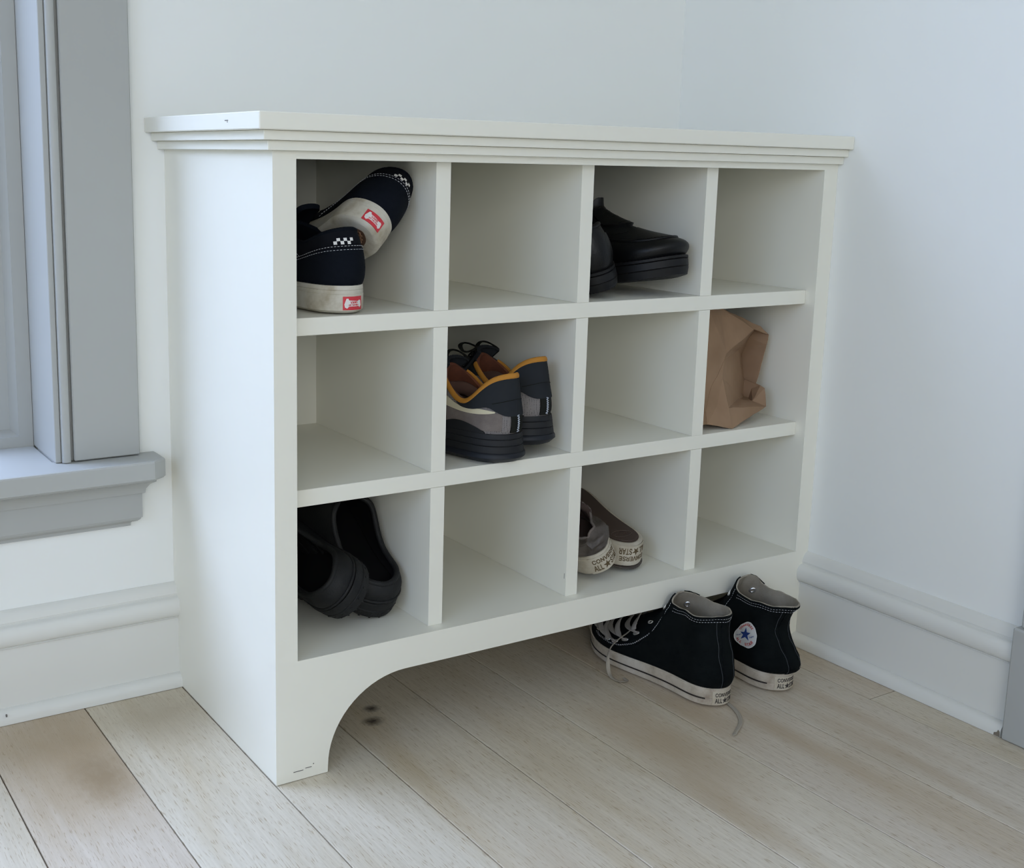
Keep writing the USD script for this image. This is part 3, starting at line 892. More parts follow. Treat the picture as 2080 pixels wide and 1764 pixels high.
def high_top(mir, slouch, patch, laces):
    hs = 0.030
    cr = slouch
    cols = [
        [(0.004, 0, hs), (-0.001 - .007 * cr, 0, .056), (0.003 + .014 * cr, 0, .086), (0.009 + .007 * cr, 0, .113), (0.012 - .016 * cr, 0, .140)],
        [(0.020, .026, hs), (0.014, .030, .056), (0.020 + .010 * cr, .026, .086), (0.026 + .002 * cr, .025, .113), (0.027 - .011 * cr, .026, .139)],
        [(0.070, .034, hs), (0.070, .037, .056), (0.066, .033, .084), (0.062, .032, .112), (0.056, .034, .138)],
        [(0.130, .037, .029), (0.128, .039, .046), (0.118, .038, .067), (0.102, .034, .102), (0.088, .031, .139)],
        [(0.200, .047, .027), (0.199, .047, .038), (0.182, .042, .052), (0.142, .030, .088), (0.102, .022, .143 + .008 * cr)],
        [(0.262, .040, .027), (0.259, .040, .040), (0.225, .026, .057), (0.160, .012, .092), (0.108, .009, .147 + .009 * cr)],
        [(0.297, 0, .027), (0.292, 0, .042), (0.240, 0, .060), (0.168, 0, .094), (0.110, 0, .147 + .009 * cr)],
    ]
    sh = Shoe(cols, 0.300, bend=0.018, spring=0.010, spring_from=0.66, mir=mir, crumple=0.0028, freq=42.0)
    K = sh.key
    k3, k4, k5 = K[3], K[4], K[5]
    sh.out('sole', sh.sole_band([(0.0, -.005), (0.05, -.001), (0.12, .0012), (0.42, .0016), (0.46, .0009), (0.50, .0016), (0.86, .0016), (0.90, .0008), (0.93, .0012), (0.985, .0008), (1.0, -.001)], close_bottom=True, top_in=True), 'grimy_rubber', smooth=40)
    sh.out('foxing_stripe', sh.sole_band([(0.40, .0012), (0.41, .0021), (0.47, .0021), (0.48, .0012)], s0=0.045, s1=0.955), 'rubber_stripe', smooth=30)
    sneaker_text_plate(sh, 0.0, 0.044, 0.021, 'print_black', q=0.5)
    sh.skin('upper', 'black_canvas', t0=0.0, t1=1.0)
    sh.inside('lining', 'canvas_lining', 'canvas_lining', th=0.0026)
    # rubber toe cap
    sh.out('toe_cap', sh.patch(0.408, 0.592, 0.0, [(0.408, 0.02), (0.45, 0.26), (0.5, 0.33), (0.55, 0.26), (0.592, 0.02)], 0.0020, nt=12), 'grimy_rubber', smooth=50)
    # heel stay
    hw = 0.0115
    sh.out('heel_stay', cat(sh.patch(-hw, hw, 0.02, 1.0, 0.0011, ns=6, nt=20)), 'black_canvas', smooth=40)
    # tongue, standing a little above the collar
    sh.out('tongue', sh.patch(k5 - .012, 1 - k5 + .012, 0.36, 0.97, 0.0012, ns=14, nt=20), 'black_canvas', smooth=50)
    for sd in (0, 1):
        S = (lambda s: s) if sd == 0 else (lambda s: 1 - s)
        edge = [(k3 + .030, 1.0), (k3 + .040, .84), (k3 + .046, .66), (k4 - .030, .44), (k4 + .012, .27), (k5 - .012, .24)]
        lo = [(S(a), b) for a, b in edge]
        lo_s = lo if sd == 0 else lo[::-1]
        e = sh.patch(min(S(k3 + .030), S(k5 - .012)), max(S(k3 + .030), S(k5 - .012)), lo_s, 1.0, 0.0020, ns=24, nt=14)
        ks = sh.out('eyestay', e, 'black_canvas', smooth=40)
        st = []
        for d_ in (0.014, 0.040):
            st.append(sh.stitches([(S(a + 0.0), min(b + d_, 1.0)) for a, b in edge], r=0.00042, off=0.0024))
        sh.out('stitching', cat(*st), 'thread_white', parent=ks, kind='stuff')
        for j in range(7):
            f = j / 6
            s_e, t_e = S(EY[j][0] + (k4 if EY[j][2] else k5)), EY[j][1]
            sh.out('eyelet', sh.stick(torus(0.0040, 0.0017, 0.0011, n=16, m=6), s_e, t_e, off=0.0028), 'eyelet_metal', parent=ks, smooth=40)
            if j >= 4:
                sh.out('eyelet', sh.stick(torus(0.0042, 0.0018, 0.0012, n=16, m=6), s_e, t_e, off=-0.0036), 'eyelet_metal', parent=ks, smooth=40)
    # collar: black binding with two rows of stitching, seam lines of the heel stay
    s = np.linspace(0, 1, 140, endpoint=False)
    sh.out('collar_binding', tube(sh.P(s, np.full(140, 0.978), 0.0004), 0.0014, sides=8, closed=True), 'black_canvas', smooth=50)
    sh.out('collar_stitching', cat(*[sh.stitches([(x, tt) for x in np.linspace(1 - k3 + 0.0, 1 + k3, 12)], r=0.0004, off=0.0013, n=500) for tt in (0.965, 0.925)]), 'thread_white', kind='stuff')
    seam = [sh.line([(sg * (hw + .002), .02), (sg * (hw + .006), .35), (sg * (hw + .010), .68), (sg * (hw + .012), .93)], 0.00035, 0.0008) for sg in (1, -1)]
    sh.out('heel_seam', cat(*seam), 'seam_gray')
    if patch:
        S0, T0, ang = patch
        k = sh.out('ankle_patch', sh.stick(disc(0.0232, 0.0008), S0, T0, 0, off=0.0008), 'patch_white', label='round white ankle patch with a blue star')
        sh.out('patch_rim', sh.stick(torus(0.0228, 0.0007, 0.0005, n=40, m=6), S0, T0, 0, off=0.0015), 'patch_white', parent=k, smooth=40)
        sh.out('star', sh.stick(star(0.0120, h=0.0004), S0, T0, ang, off=0.0016), 'print_blue', parent=k)
        t = arc_text('CONVERSE', 0.0178, 0.0044, math.pi / 2, 0.262, True)
        sh.out('lettering', sh.stick(t, S0, T0, ang, off=0.0016), 'print_red', parent=k)
        t = arc_text('ALL STAR', 0.0178, 0.0044, -math.pi / 2, 0.245, False)
        sh.out('lettering', sh.stick(t, S0, T0, ang, off=0.0016), 'print_red', parent=k)
        c = text2('Chuck', 0.0026, 0.0003, bold=False)
        c.apply_transform(trimesh.transformations.rotation_matrix(0.35, [0, 0, 1]))
        c.apply_translation([-0.0128, -0.0022, 0])
        d = text2('Taylor', 0.0026, 0.0003, bold=False)
        d.apply_transform(trimesh.transformations.rotation_matrix(0.35, [0, 0, 1]))
        d.apply_translation([0.0130, -0.0036, 0])
        sh.out('lettering', sh.stick(cat(c, d), S0, T0, ang, off=0.0016), 'print_blue', parent=k)
    if laces:
        k = None
        for j in range(5):
            a_s, a_t = EY[j][0] + (k4 if EY[j][2] else k5), EY[j][1]
            b_t = EY[j + 1][1]
            for sg in (0, 1):
                S = (lambda s: s) if sg == 0 else (lambda s: 1 - s)
                p0 = sh.P(S(a_s), a_t, .0010)
                p1 = sh.P(S(a_s), a_t, .0060)
                pm = sh.P(S((a_s * .55 + .5 * .45)), (a_t * .8 + b_t * .2) + .03, .0075 + .004 * (j % 2))
                pc = sh.P(0.5, (a_t * .45 + b_t * .55) + .07, .0085 + .0030 * sg)
                pe = sh.P(S(1 - (a_s + .5) / 2), a_t * .2 + b_t * .8, .0065)
                if j == 4:
                    pts = [p0, p1, pm, pc + [-.004, 0, .008], pe + [0, 0, .006]]
                else:
                    pts = [p0, p1, pm, pc, pe, sh.P(S(1 - a_s + .008), b_t, .0045), sh.P(S(1 - a_s + .01), b_t, .0005)]
                q = smooth_path(pts, 26)
                up = np.array([sh.N(0.5, 0.7)] * len(q))
                m = tube(q, 0.0044, 0.0011, up=up, sides=8)
                if k is None:
                    k = sh.out('lace', m, 'gray_lace', smooth=50)
                else:
                    sh.out('lace', m, 'gray_lace', smooth=50)
    return sh


mat('seam_gray', (0.06, 0.068, 0.075), 0.9)
HA_AT, HA_DIR = (0.679, -0.124), (-0.045, 1, 0)
ht = high_top(True, 0.15, None, True)
# where a world point lies in the shoe's own (unmirrored) axes, for its loose lace ends
_a = np.array(HA_DIR) / np.linalg.norm(HA_DIR)
_R = np.c_[_a, np.cross([0, 0, 1.0], _a), [0, 0, 1.0]]
def to_ht(p):
    q = (np.array(p, float) - [HA_AT[0], HA_AT[1], 0.0003]) @ _R
    return q * [1, -1, 1]
def loose_lace(pts, tip=True):
    q = smooth_path([to_ht(p) for p in pts], 60)
    w = np.full(len(q), 0.0032)
    ht.out('lace', tube(q, w, 0.0010, up=(0.3, 0.1, 1.0), sides=8), 'worn_lace', smooth=50)
    if tip:
        e = q[-3:]
        ht.out('lace_tip', tube(np.array([e[0], e[2], e[2] + (e[2] - e[0]) * 1.3]), [0.0022, 0.0017, 0.0010], 0.0010, up=(0, 0, 1.0)), 'worn_lace')
LACES = True

loose_lace([(0.664, 0.050, 0.084), (0.652, 0.050, 0.080), (0.636, 0.054, 0.066), (0.616, 0.060, 0.052), (0.603, 0.062, 0.036), (0.597, 0.056, 0.018), (0.594, 0.048, 0.0060), (0.592, 0.034, 0.0022), (0.597, 0.022, 0.0018), (0.606, 0.020, 0.0018), (0.609, 0.030, 0.0018)], False)
loose_lace([(0.690, -0.112, 0.0010), (0.6860, -0.1270, 0.0012), (0.6805, -0.1420, 0.0014), (0.6688, -0.1615, 0.0016), (0.6524, -0.1776, 0.0016), (0.6332, -0.1896, 0.0014), (0.6215, -0.1965, 0.0014)])
ht.finish('high_top_sneaker', 'black canvas high-top with untied grey laces trailing on the floor', 'sneaker', 'pair of black high-tops', a=HA_DIR, at=HA_AT, z=0.0003)
hb = high_top(False, 1.0, (0.114, 0.46, 0.10), False)
hb.finish('high_top_sneaker', 'black canvas high-top with a round blue star ankle patch, nearest the right wall', 'sneaker', 'pair of black high-tops', a=(0.06, 1, 0), at=(0.797, -0.135), z=0.0003)

# ------------------------------------------------------------------ navy skate shoes
def skate_shoe(mir, tongue_up, ck_s=0.0):
    hs = 0.036
    cols = [
        [(0.004, 0, hs), (-0.002, 0, .058), (0.001, 0, .078), (0.007, 0, .094), (0.012, 0, .106)],
        [(0.022, .027, hs), (0.018, .028, .056), (0.021, .027, .076), (0.026, .026, .091), (0.030, .024, .101)],
        [(0.072, .034, hs), (0.072, .035, .054), (0.072, .034, .068), (0.072, .032, .079), (0.072, .030, .086)],
        [(0.130, .037, .035), (0.128, .037, .052), (0.122, .034, .069), (0.115, .030, .083), (0.108, .027, .094)],
        [(0.195, .047, .034), (0.191, .046, .050), (0.168, .034, .068), (0.145, .023, .087), (0.126, .018, .103)],
        [(0.256, .040, .034), (0.250, .039, .050), (0.208, .022, .066), (0.162, .010, .090), (0.132, .008, .108)],
        [(0.287, 0, .034), (0.281, 0, .050), (0.222, 0, .068), (0.166, 0, .092), (0.134, 0, .109)],
    ]
    sh = Shoe(cols, 0.290, bend=0.016, spring=0.008, spring_from=0.7, mir=mir)
    K = sh.key
    k3, k4, k5 = K[3], K[4], K[5]
    sh.out('sole', sh.sole_band([(0.0, -.004), (0.04, -.0008), (0.10, .0020), (0.66, .0024), (0.68, .0016), (0.70, .0020), (0.80, .0020), (0.815, .0013), (0.83, .0018), (0.97, .0014), (1.0, -.001)], close_bottom=True, top_in=True), 'dirty_white_rubber', smooth=40)
    # gum outsole inlay with a waffle of raised bars
    s = np.linspace(0, 1, 121)
    ring = sh.sole_pt(s, np.zeros(121), np.full(121, -0.0165))
    g = []
    for kk in (1.0, 0.7, 0.35, 0.0):
        c = ring.copy()
        mid = np.interp(ring[:, 0], *sh._mid())
        c[:, 1] = mid + (ring[:, 1] - mid) * kk
        c[:, 2] = sh.rise(c[:, 0]) - 0.0006
        g.append(c)
    g = np.array(g)
    gm = trimesh.Trimesh(g.reshape(-1, 3), tri_grid(*g.shape[:2]), process=False)
    if gm.face_normals[:, 2].mean() > 0:
        gm.invert()
    ko = sh.out('outsole', gm, 'gum_rubber', label='brown gum waffle outsole')
    poly = Polygon(ring[:-1, :2]).buffer(0)
    inner = poly.buffer(-0.005)
    bars = []
    for ang in (0.62, -0.62):
        for off in np.arange(-0.25, 0.5, 0.0125):
            p0 = np.array([off - 0.3 * math.cos(ang), -0.3 * math.sin(ang)])
            p1 = np.array([off + 0.3 * math.cos(ang), 0.3 * math.sin(ang)])
            seg = LineString([p0, p1]).intersection(inner)
            for q in getattr(seg, 'geoms', [seg]):
                if q.is_empty or q.length < 0.004:
                    continue
                c = np.array(q.coords)
                n = max(2, int(q.length / 0.012) + 1)
                c = c[0] + (c[-1] - c[0]) * np.linspace(0, 1, n)[:, None]
                pz = sh.rise(c[:, 0]) - 0.0008
                bars.append(tube(np.c_[c, pz], 0.0013, 0.0012, up=(0, 0, 1.0), sides=6))
    sh.out('waffle_tread', cat(*bars), 'gum_edge', parent=ko, kind='stuff')
    # heel label: red with a white skateboard and lettering
    lab = extr(Polygon([(-.0150, -.0085), (.0150, -.0085), (.0150, .0085), (-.0150, .0085)]).segmentize(.003), 0.0008, (0, 0, 0), (1, 0, 0), (0, 1, 0), (0, 0, 1))
    kl = sh.out('heel_label', sh.on_sole(lab, 0.0, 0.36, 0.0022), 'red_label', label='red rubber heel label')
    board = Polygon([(-.0125, -.0050), (-.0132, -.0012), (-.0105, .0060), (-.0080, .0062), (-.0068, .0038), (.0070, .0028), (.0096, .0040), (.0118, .0030), (.0128, -.0030), (.0105, -.0058), (.0080, -.0040), (-.0070, -.0040), (-.0095, -.0066)]).segmentize(.002)
    sh.out('skateboard_print', sh.on_sole(extr(board, 0.0003, (0, 0, 0), (1, 0, 0), (0, 1, 0), (0, 0, 1)), 0.0, 0.36, 0.0030), 'label_white', parent=kl)
    t1 = text2('VANS', 0.0030, 0.0003, width=0.0105)
    t1.apply_translation([0, 0.0012, 0])
    t2 = text2('OFF THE WALL', 0.0018, 0.0003, width=0.0150)
    t2.apply_translation([0, -0.0022, 0])
    sh.out('lettering', sh.on_sole(cat(t1, t2), 0.0, 0.36, 0.0033), 'red_label', parent=kl)
    sh.skin('upper', 'navy_suede')
    sh.inside('lining', 'navy_canvas', 'shoe_inside_dark', th=0.005)
    # canvas back panel below the curved seam, padded collar above
    seam = [(-.23, .08), (-.19, .30), (-.13, .47), (-.07, .545), (0, .565), (.07, .545), (.13, .47), (.19, .30), (.23, .08)]
    sh.out('heel_panel', sh.patch(-.23, .23, 0.0, seam, 0.0012, ns=60, nt=12), 'navy_canvas', smooth=40)
    sh.out('stitching', cat(*[sh.stitches([(a, b + d_) for a, b in seam], r=0.00045, off=0.0013, n=500) for d_ in (-0.03, 0.035)]), 'thread_white', kind='stuff')
    for sg in (1, -1):
        sh.out('quarter_stitching', sh.stitches([(sg * .135, .50), (sg * .165, .68), (sg * .19, .80)], r=0.0004, off=0.0008), 'thread_white', kind='stuff')
    s = np.linspace(0, 1, 140, endpoint=False)
    sh.out('collar_binding', tube(sh.P(s, np.ones(140), -0.002), 0.0032, sides=8, closed=True), 'navy_canvas', smooth=60)
    # small checkerboard tag at the back of the collar
    ck = []
    for i in range(6):
        for j in range(2):
            if (i + j) % 2 == 0:
                ck.append(box(-.0126 + i * .0042, -.0126 + (i + 1) * .0042, -.0042 + j * .0042, j * .0042, 0, 0.0004))
    sh.out('checker_tag', sh.stick(cat(*ck), ck_s, 0.70, 0.0, off=0.0008), 'label_white', label='white checkerboard print on the collar')
    hi = [(k4 + .022, 1.0), (k5 - .005, 1.0 + tongue_up * .75), (0.5, 1.0 + tongue_up), (1 - k5 + .005, 1.0 + tongue_up * .75), (1 - k4 - .022, 1.0)]
    sh.out('tongue', sh.patch(k4 + .022, 1 - k4 - .022, 0.50, hi, 0.0065, ns=30, nt=22), 'navy_canvas', smooth=60)
    sh.out('toe_cap', sh.patch(0.395, 0.605, 0.0, [(0.395, 0.02), (0.44, 0.34), (0.5, 0.43), (0.56, 0.34), (0.605, 0.02)], 0.0010, nt=12), 'navy_canvas', smooth=50)
    for sd in (0, 1):
        S = (lambda s: s) if sd == 0 else (lambda s: 1 - s)
        a, b = sorted((S(k3 + .01), S(k5 - .016)))
        lo = [(S(k3 + .01), .95), (S(k4 - .02), .60), (S(k5 - .016), .48)]
        sh.out('eyestay', sh.patch(a, b, lo if sd == 0 else lo[::-1], 1.0, 0.0018, ns=18, nt=10), 'navy_suede', smooth=40)
    for j in range(5):
        t = 0.53 + 0.10 * j
        q = smooth_path([sh.P(k5 - .03, t, .002), sh.P(k5 - .01, t, .006), sh.P(.5, t + .02, .008), sh.P(1 - k5 + .01, t, .006), sh.P(1 - k5 + .03, t, .002)], 18)
        sh.out('lace', tube(q, 0.0036, 0.0012, up=sh.N(.5, .75), sides=8), 'navy_canvas', smooth=50)
    return sh


v1 = skate_shoe(True, 0.62, -0.018)
v1.finish('skate_shoe', 'navy skate shoe standing on its dirty white sole in the upper left cubby', 'sneaker', 'pair of navy skate shoes', a=(-0.15, 0.985, 0), at=(0.122, 0.021), rest=SH[0][1])
v2 = skate_shoe(False, 0.0)
v2.finish('skate_shoe', 'navy skate shoe tipped on its side showing its brown waffle sole', 'sneaker', 'pair of navy skate shoes', a=(0.02, 0.93, -0.35), u=(0.69, 0.23, 0.65), at=(0.159, 0.040), ref=(0, 0, 0.016), z=0.7265)

# ------------------------------------------------------------------ black leather moc-toe shoes
def moc_shoe(mir):
    hs = 0.033
    cols = [
        [(0.006, 0, hs), (0.000, 0, .052), (0.002, 0, .070), (0.007, 0, .086), (0.012, 0, .097)],
        [(0.024, .027, hs), (0.019, .029, .052), (0.021, .028, .070), (0.026, .026, .084), (0.030, .025, .093)],
        [(0.072, .034, hs), (0.072, .036, .050), (0.072, .034, .064), (0.072, .031, .074), (0.072, .029, .080)],
        [(0.130, .038, .032), (0.130, .039, .050), (0.125, .036, .070), (0.117, .030, .088), (0.110, .027, .099)],
        [(0.195, .047, .031), (0.196, .048, .052), (0.178, .037, .072), (0.148, .022, .093), (0.124, .018, .112)],
        [(0.256, .042, .031), (0.257, .042, .052), (0.222, .025, .071), (0.168, .010, .094), (0.132, .008, .118)],
        [(0.286, 0, .031), (0.286, 0, .053), (0.240, 0, .071), (0.172, 0, .096), (0.136, 0, .120)],
    ]
    sh = Shoe(cols, 0.290, bend=0.014, spring=0.012, spring_from=0.62, mir=mir)
    K = sh.key
    k3, k4, k5 = K[3], K[4], K[5]
    sh.out('sole', sh.sole_band([(0.0, -.003), (0.06, .0035), (0.42, .0055), (0.45, .0045), (0.48, .0055), (0.80, .0050), (0.83, .0030), (0.86, .0050), (0.98, .0050), (1.0, .002), (1.0, -.001)], close_bottom=True, top_in=True), 'black_sole', smooth=40)
    sh.out('welt_stitching', sh.stitches([(x, 0.0) for x in np.linspace(0.1, 0.9, 30)], dash=0.004, gap=0.0015, r=0.0006, off=0.0045, n=700), 'black_webbing', kind='stuff')
    sh.skin('upper', 'black_leather')
    sh.inside('lining', 'shoe_inside_dark', 'shoe_inside_dark', th=0.004)
    # raised moccasin seam round the toe box, collar roll, facings and heel counter
    ms = [(k3 + .015, .70), (k4 - .02, .47), (k5 - .03, .37), (k5 + .02, .345), (.5, .345), (1 - k5 - .02, .345), (1 - k5 + .03, .37), (1 - k4 + .02, .47), (1 - k3 - .015, .70)]
    sh.out('moc_seam', sh.line(ms, 0.0024, 0.0004, n=90), 'black_leather', smooth=60)
    sh.out('apron', sh.patch(k4 - .02, 1 - k4 + .02, [(k4 - .02, .50), (k5 - .03, .395), (.5, .37), (1 - k5 + .03, .395), (1 - k4 + .02, .50)], 0.62, 0.0016, ns=30, nt=8), 'black_leather', smooth=50)
    for sd in (0, 1):
        S = (lambda s: s) if sd == 0 else (lambda s: 1 - s)
        a, b = sorted((S(k3 - .02), S(k5 - .004)))
        lo = [(S(k3 - .02), .86), (S(k4 - .05), .62), (S(k5 - .004), .56)]
        sh.out('lace_facing', sh.patch(a, b, lo if sd == 0 else lo[::-1], 1.0, 0.0022, ns=20, nt=10), 'black_leather', smooth=40)
    sh.out('heel_counter', sh.patch(-.13, .13, 0.0, [(-.13, .30), (-.06, .62), (0, .70), (.06, .62), (.13, .30)], 0.0016, ns=40, nt=10), 'black_leather', smooth=40)
    s = np.linspace(0, 1, 140, endpoint=False)
    sh.out('collar_roll', tube(sh.P(s, np.ones(140), -0.002), 0.0040, sides=8, closed=True), 'black_leather', smooth=60)
    sh.out('tongue', sh.patch(k4 + .012, 1 - k4 - .012, 0.66, [(k4 + .012, .90), (k5, 1.04), (0.5, 1.17), (1 - k5, 1.04), (1 - k4 - .012, .90)], 0.0060, ns=26, nt=18), 'black_leather', smooth=60)
    for j in range(4):
        t = 0.68 + 0.085 * j
        q = smooth_path([sh.P(k5 - .03, t, .002), sh.P(k5 - .01, t, .0040), sh.P(.5, t + .01, .0046), sh.P(1 - k5 + .01, t, .0040), sh.P(1 - k5 + .03, t, .002)], 18)
        sh.out('lace', tube(q, 0.0016, sides=8), 'black_webbing', smooth=50)
    return sh


m1 = moc_shoe(False)
m1.finish('leather_shoe', 'black leather moc-toe shoe with its raised toe pointing out of the cubby', 'shoe', 'pair of black leather shoes', a=(0.20, -0.975, 0.080), u=(0, 0, 1), at=(0.6105, 0.298), rest=SH[0][1])
m2 = moc_shoe(True)
m2.finish('leather_shoe', 'black leather shoe, heel out, half hidden behind the cubby upright', 'shoe', 'pair of black leather shoes', a=(0.03, 1, 0), u=(-0.30, 0, 0.95), at=(0.553, 0.036), rest=SH[0][1])

# ------------------------------------------------------------------ grey and orange trainers
def trainer(mir, near):
    hs = 0.042
    cols = [
        [(0.008, 0, hs), (0.005, 0, .062), (0.008, 0, .082), (0.010, 0, .104), (0.012, 0, .125)],
        [(0.024, .028, hs), (0.022, .028, .058), (0.024, .026, .074), (0.028, .024, .098), (0.031, .020, .117)],
        [(0.074, .037, hs), (0.074, .037, .056), (0.074, .036, .068), (0.072, .034, .077), (0.070, .032, .083)],
        [(0.130, .039, .040), (0.128, .039, .056), (0.121, .036, .074), (0.114, .032, .090), (0.108, .029, .100)],
        [(0.195, .043, .036), (0.191, .042, .052), (0.166, .034, .072), (0.144, .023, .096), (0.126, .019, .116)],
        [(0.256, .036, .034), (0.250, .034, .050), (0.206, .021, .070), (0.160, .010, .100), (0.132, .009, .124)],
        [(0.286, 0, .036), (0.280, 0, .052), (0.220, 0, .073), (0.164, 0, .103), (0.134, 0, .126)],
    ]
    sh = Shoe(cols, 0.290, bend=0.015, spring=0.012, spring_from=0.66, mir=mir)
    K = sh.key
    k3, k4, k5 = K[3], K[4], K[5]
    sh.out('outsole', sh.sole_band([(0.0, -.006), (0.05, .001), (0.20, .0085), (0.30, .0080), (0.36, .0060), (0.37, .0040)], close_bottom=True), 'slate_rubber', smooth=40)
    sh.out('midsole', sh.sole_band([(0.355, .0035), (0.37, .0062), (0.58, .0052), (0.60, .0040), (0.62, .0050), (0.80, .0042), (0.82, .0032), (0.84, .0040), (1.0, .0030), (1.0, -.001)], top_in=True), 'charcoal_rubber', smooth=40)
    sh.skin('upper', 'gray_mesh')
    sh.inside('lining', 'rust_lining', 'brown_insole', th=0.005)
    # padded ankle bolster seen inside the shoe
    s2 = np.linspace(0.66, 1.34, 60)
    sh.out('heel_padding', tube(sh.P(s2, np.full(60, 0.72), -0.0125), 0.0065, 0.010, up=(0, 0, 1.0), sides=10), 'brown_lining', smooth=60)
    sh.out('heel_padding', tube(sh.P(s2, np.full(60, 0.42), -0.0115), 0.0055, 0.008, up=(0, 0, 1.0), sides=10), 'brown_lining', smooth=60)
    # panels
    for sd in (0, 1):
        S = (lambda s: s) if sd == 0 else (lambda s: 1 - s)
        def pt(name, mt, s0, s1, lo, hi, th, **kw):
            a, b = sorted((S(s0), S(s1)))
            fx = lambda c: c if np.ndim(c) == 0 else sorted([(S(x), y) for x, y in c])
            return sh.out(name, sh.patch(a, b, fx(lo), fx(hi), th, **kw), mt, smooth=40)
        lateral = (sd == 0)
        if lateral:
            pt('quarter_panel', 'gray_suede', 0.036, k4 + .02, 0.06, [(0.036, .44), (0.10, .50), (k3, .50), (k4 + .02, .30)], 0.0014, ns=36)
            pt('stripe', 'cream_rubber', 0.050, k4 - .02, [(0.050, .465), (0.12, .50), (k3, .50), (k4 - .02, .40)], [(0.050, .49), (0.12, .66), (k3, .72), (k4 - .02, .58)], 0.0020, ns=36)
        else:
            pt('quarter_panel', 'gray_suede', 0.19, k4 + .02, 0.06, [(0.19, .30), (k3, .46), (k4 + .02, .30)], 0.0014, ns=26)
        pt('mudguard', 'charcoal_rubber', 0.07 if lateral else 0.05, 0.20, 0.0, [(0.07 if lateral else 0.05, .02), (0.10, .16), (0.17, .20), (0.20, .06)], 0.0024, ns=24)
        pt('eyestay', 'charcoal_nubuck', k3 - .02, k5 - .01, [(k3 - .02, .92), (k4 - .03, .62), (k5 - .01, .5)], 1.0, 0.0018, ns=20)
        pt('toe_guard', 'charcoal_nubuck', k4 - .01, 0.4999, 0.0, [(k4 - .01, .03), (k5, .20), (0.4999, .30)], 0.0015, ns=26)
    # nubuck collar panel with its swept lower edge and the tab running down the heel
    lo = [(-.175, .97), (-.160, .78), (-.135, .66), (-.095, .60), (-.060, .56), (-.036, .40), (-.018, .33), (0, .32), (.018, .33), (.036, .40), (.060, .56), (.095, .60), (.135, .66), (.160, .78), (.175, .97)]
    kc = sh.out('collar_panel', sh.patch(-.175, .175, [(a, b) for a, b in lo], 1.0, 0.0028, ns=90, nt=12), 'charcoal_nubuck', smooth=35)
    sh.out('collar_seam', sh.line([(-.055, .62), (-.02, .60), (.02, .60), (.055, .62)], 0.0005, 0.0030), 'black_webbing', parent=kc)
    kw_ = sh.out('heel_webbing', sh.patch(-.0165, .0165, 0.03, 0.345, 0.0026, ns=6, nt=8), 'black_webbing', smooth=30)
    zz = [(0.0035 * (-1) ** i * 0.55, 0.05 + 0.28 * i / 15) for i in range(16)]
    sh.out('heel_thread', sh.line(zz, 0.0008, 0.0031, n=80), 'silver_thread', parent=kw_)
    s = np.linspace(-.29, .29, 120)
    sh.out('collar_binding', tube(sh.P(s, np.full(120, 0.975), 0.0014), 0.0042, 0.0024, up=np.array([sh.P(x, 0.975, .01) - sh.P(x, 0.975, 0) for x in s]), sides=10), 'amber_binding', smooth=60)
    sh.out('tongue', sh.patch(k4 + .02, 1 - k4 - .02, 0.50, 1.16, 0.0055, ns=20, nt=24), 'charcoal_nubuck', smooth=60)
    for j in range(6):
        t = 0.52 + 0.085 * j
        q = smooth_path([sh.P(k5 - .035, t, .002), sh.P(k5 - .012, t, .008), sh.P(.5, t + .025, .0105), sh.P(1 - k5 + .012, t, .008), sh.P(1 - k5 + .035, t, .002)], 18)
        sh.out('lace', tube(q, 0.0036, 0.0013, up=sh.N(.5, .75), sides=8), 'black_webbing', smooth=50)
    for sg in (-1, 1):  # bow
        base = sh.P(.5, .98, .012)
        q = smooth_path([base, base + [0.006, sg * .012, .006], base + [0.004, sg * .032, .004], base + [-.008, sg * .036, -.004], base + [-.010, sg * .016, -.002], base], 26)
        sh.out('lace', tube(q, 0.0034, 0.0013, up=(0, 0, 1.0), sides=8), 'black_webbing', smooth=50)
    return sh


s1 = trainer(False, True)
s1.finish('trainer', 'charcoal trainer with grey suede side and cream stripe at the cubby edge', 'sneaker', 'pair of grey trainers', a=(-0.24, 0.97, 0), at=(0.3695, 0.003), rest=SH[1][1])
s2_ = trainer(True, False)
s2_.finish('trainer', 'charcoal trainer with grey mesh heel, set further back against the upright', 'sneaker', 'pair of grey trainers', a=(-0.22, 0.97, -0.070), u=(0.02, 0.07, 1), at=(0.4365, 0.020), rest=SH[1][1])

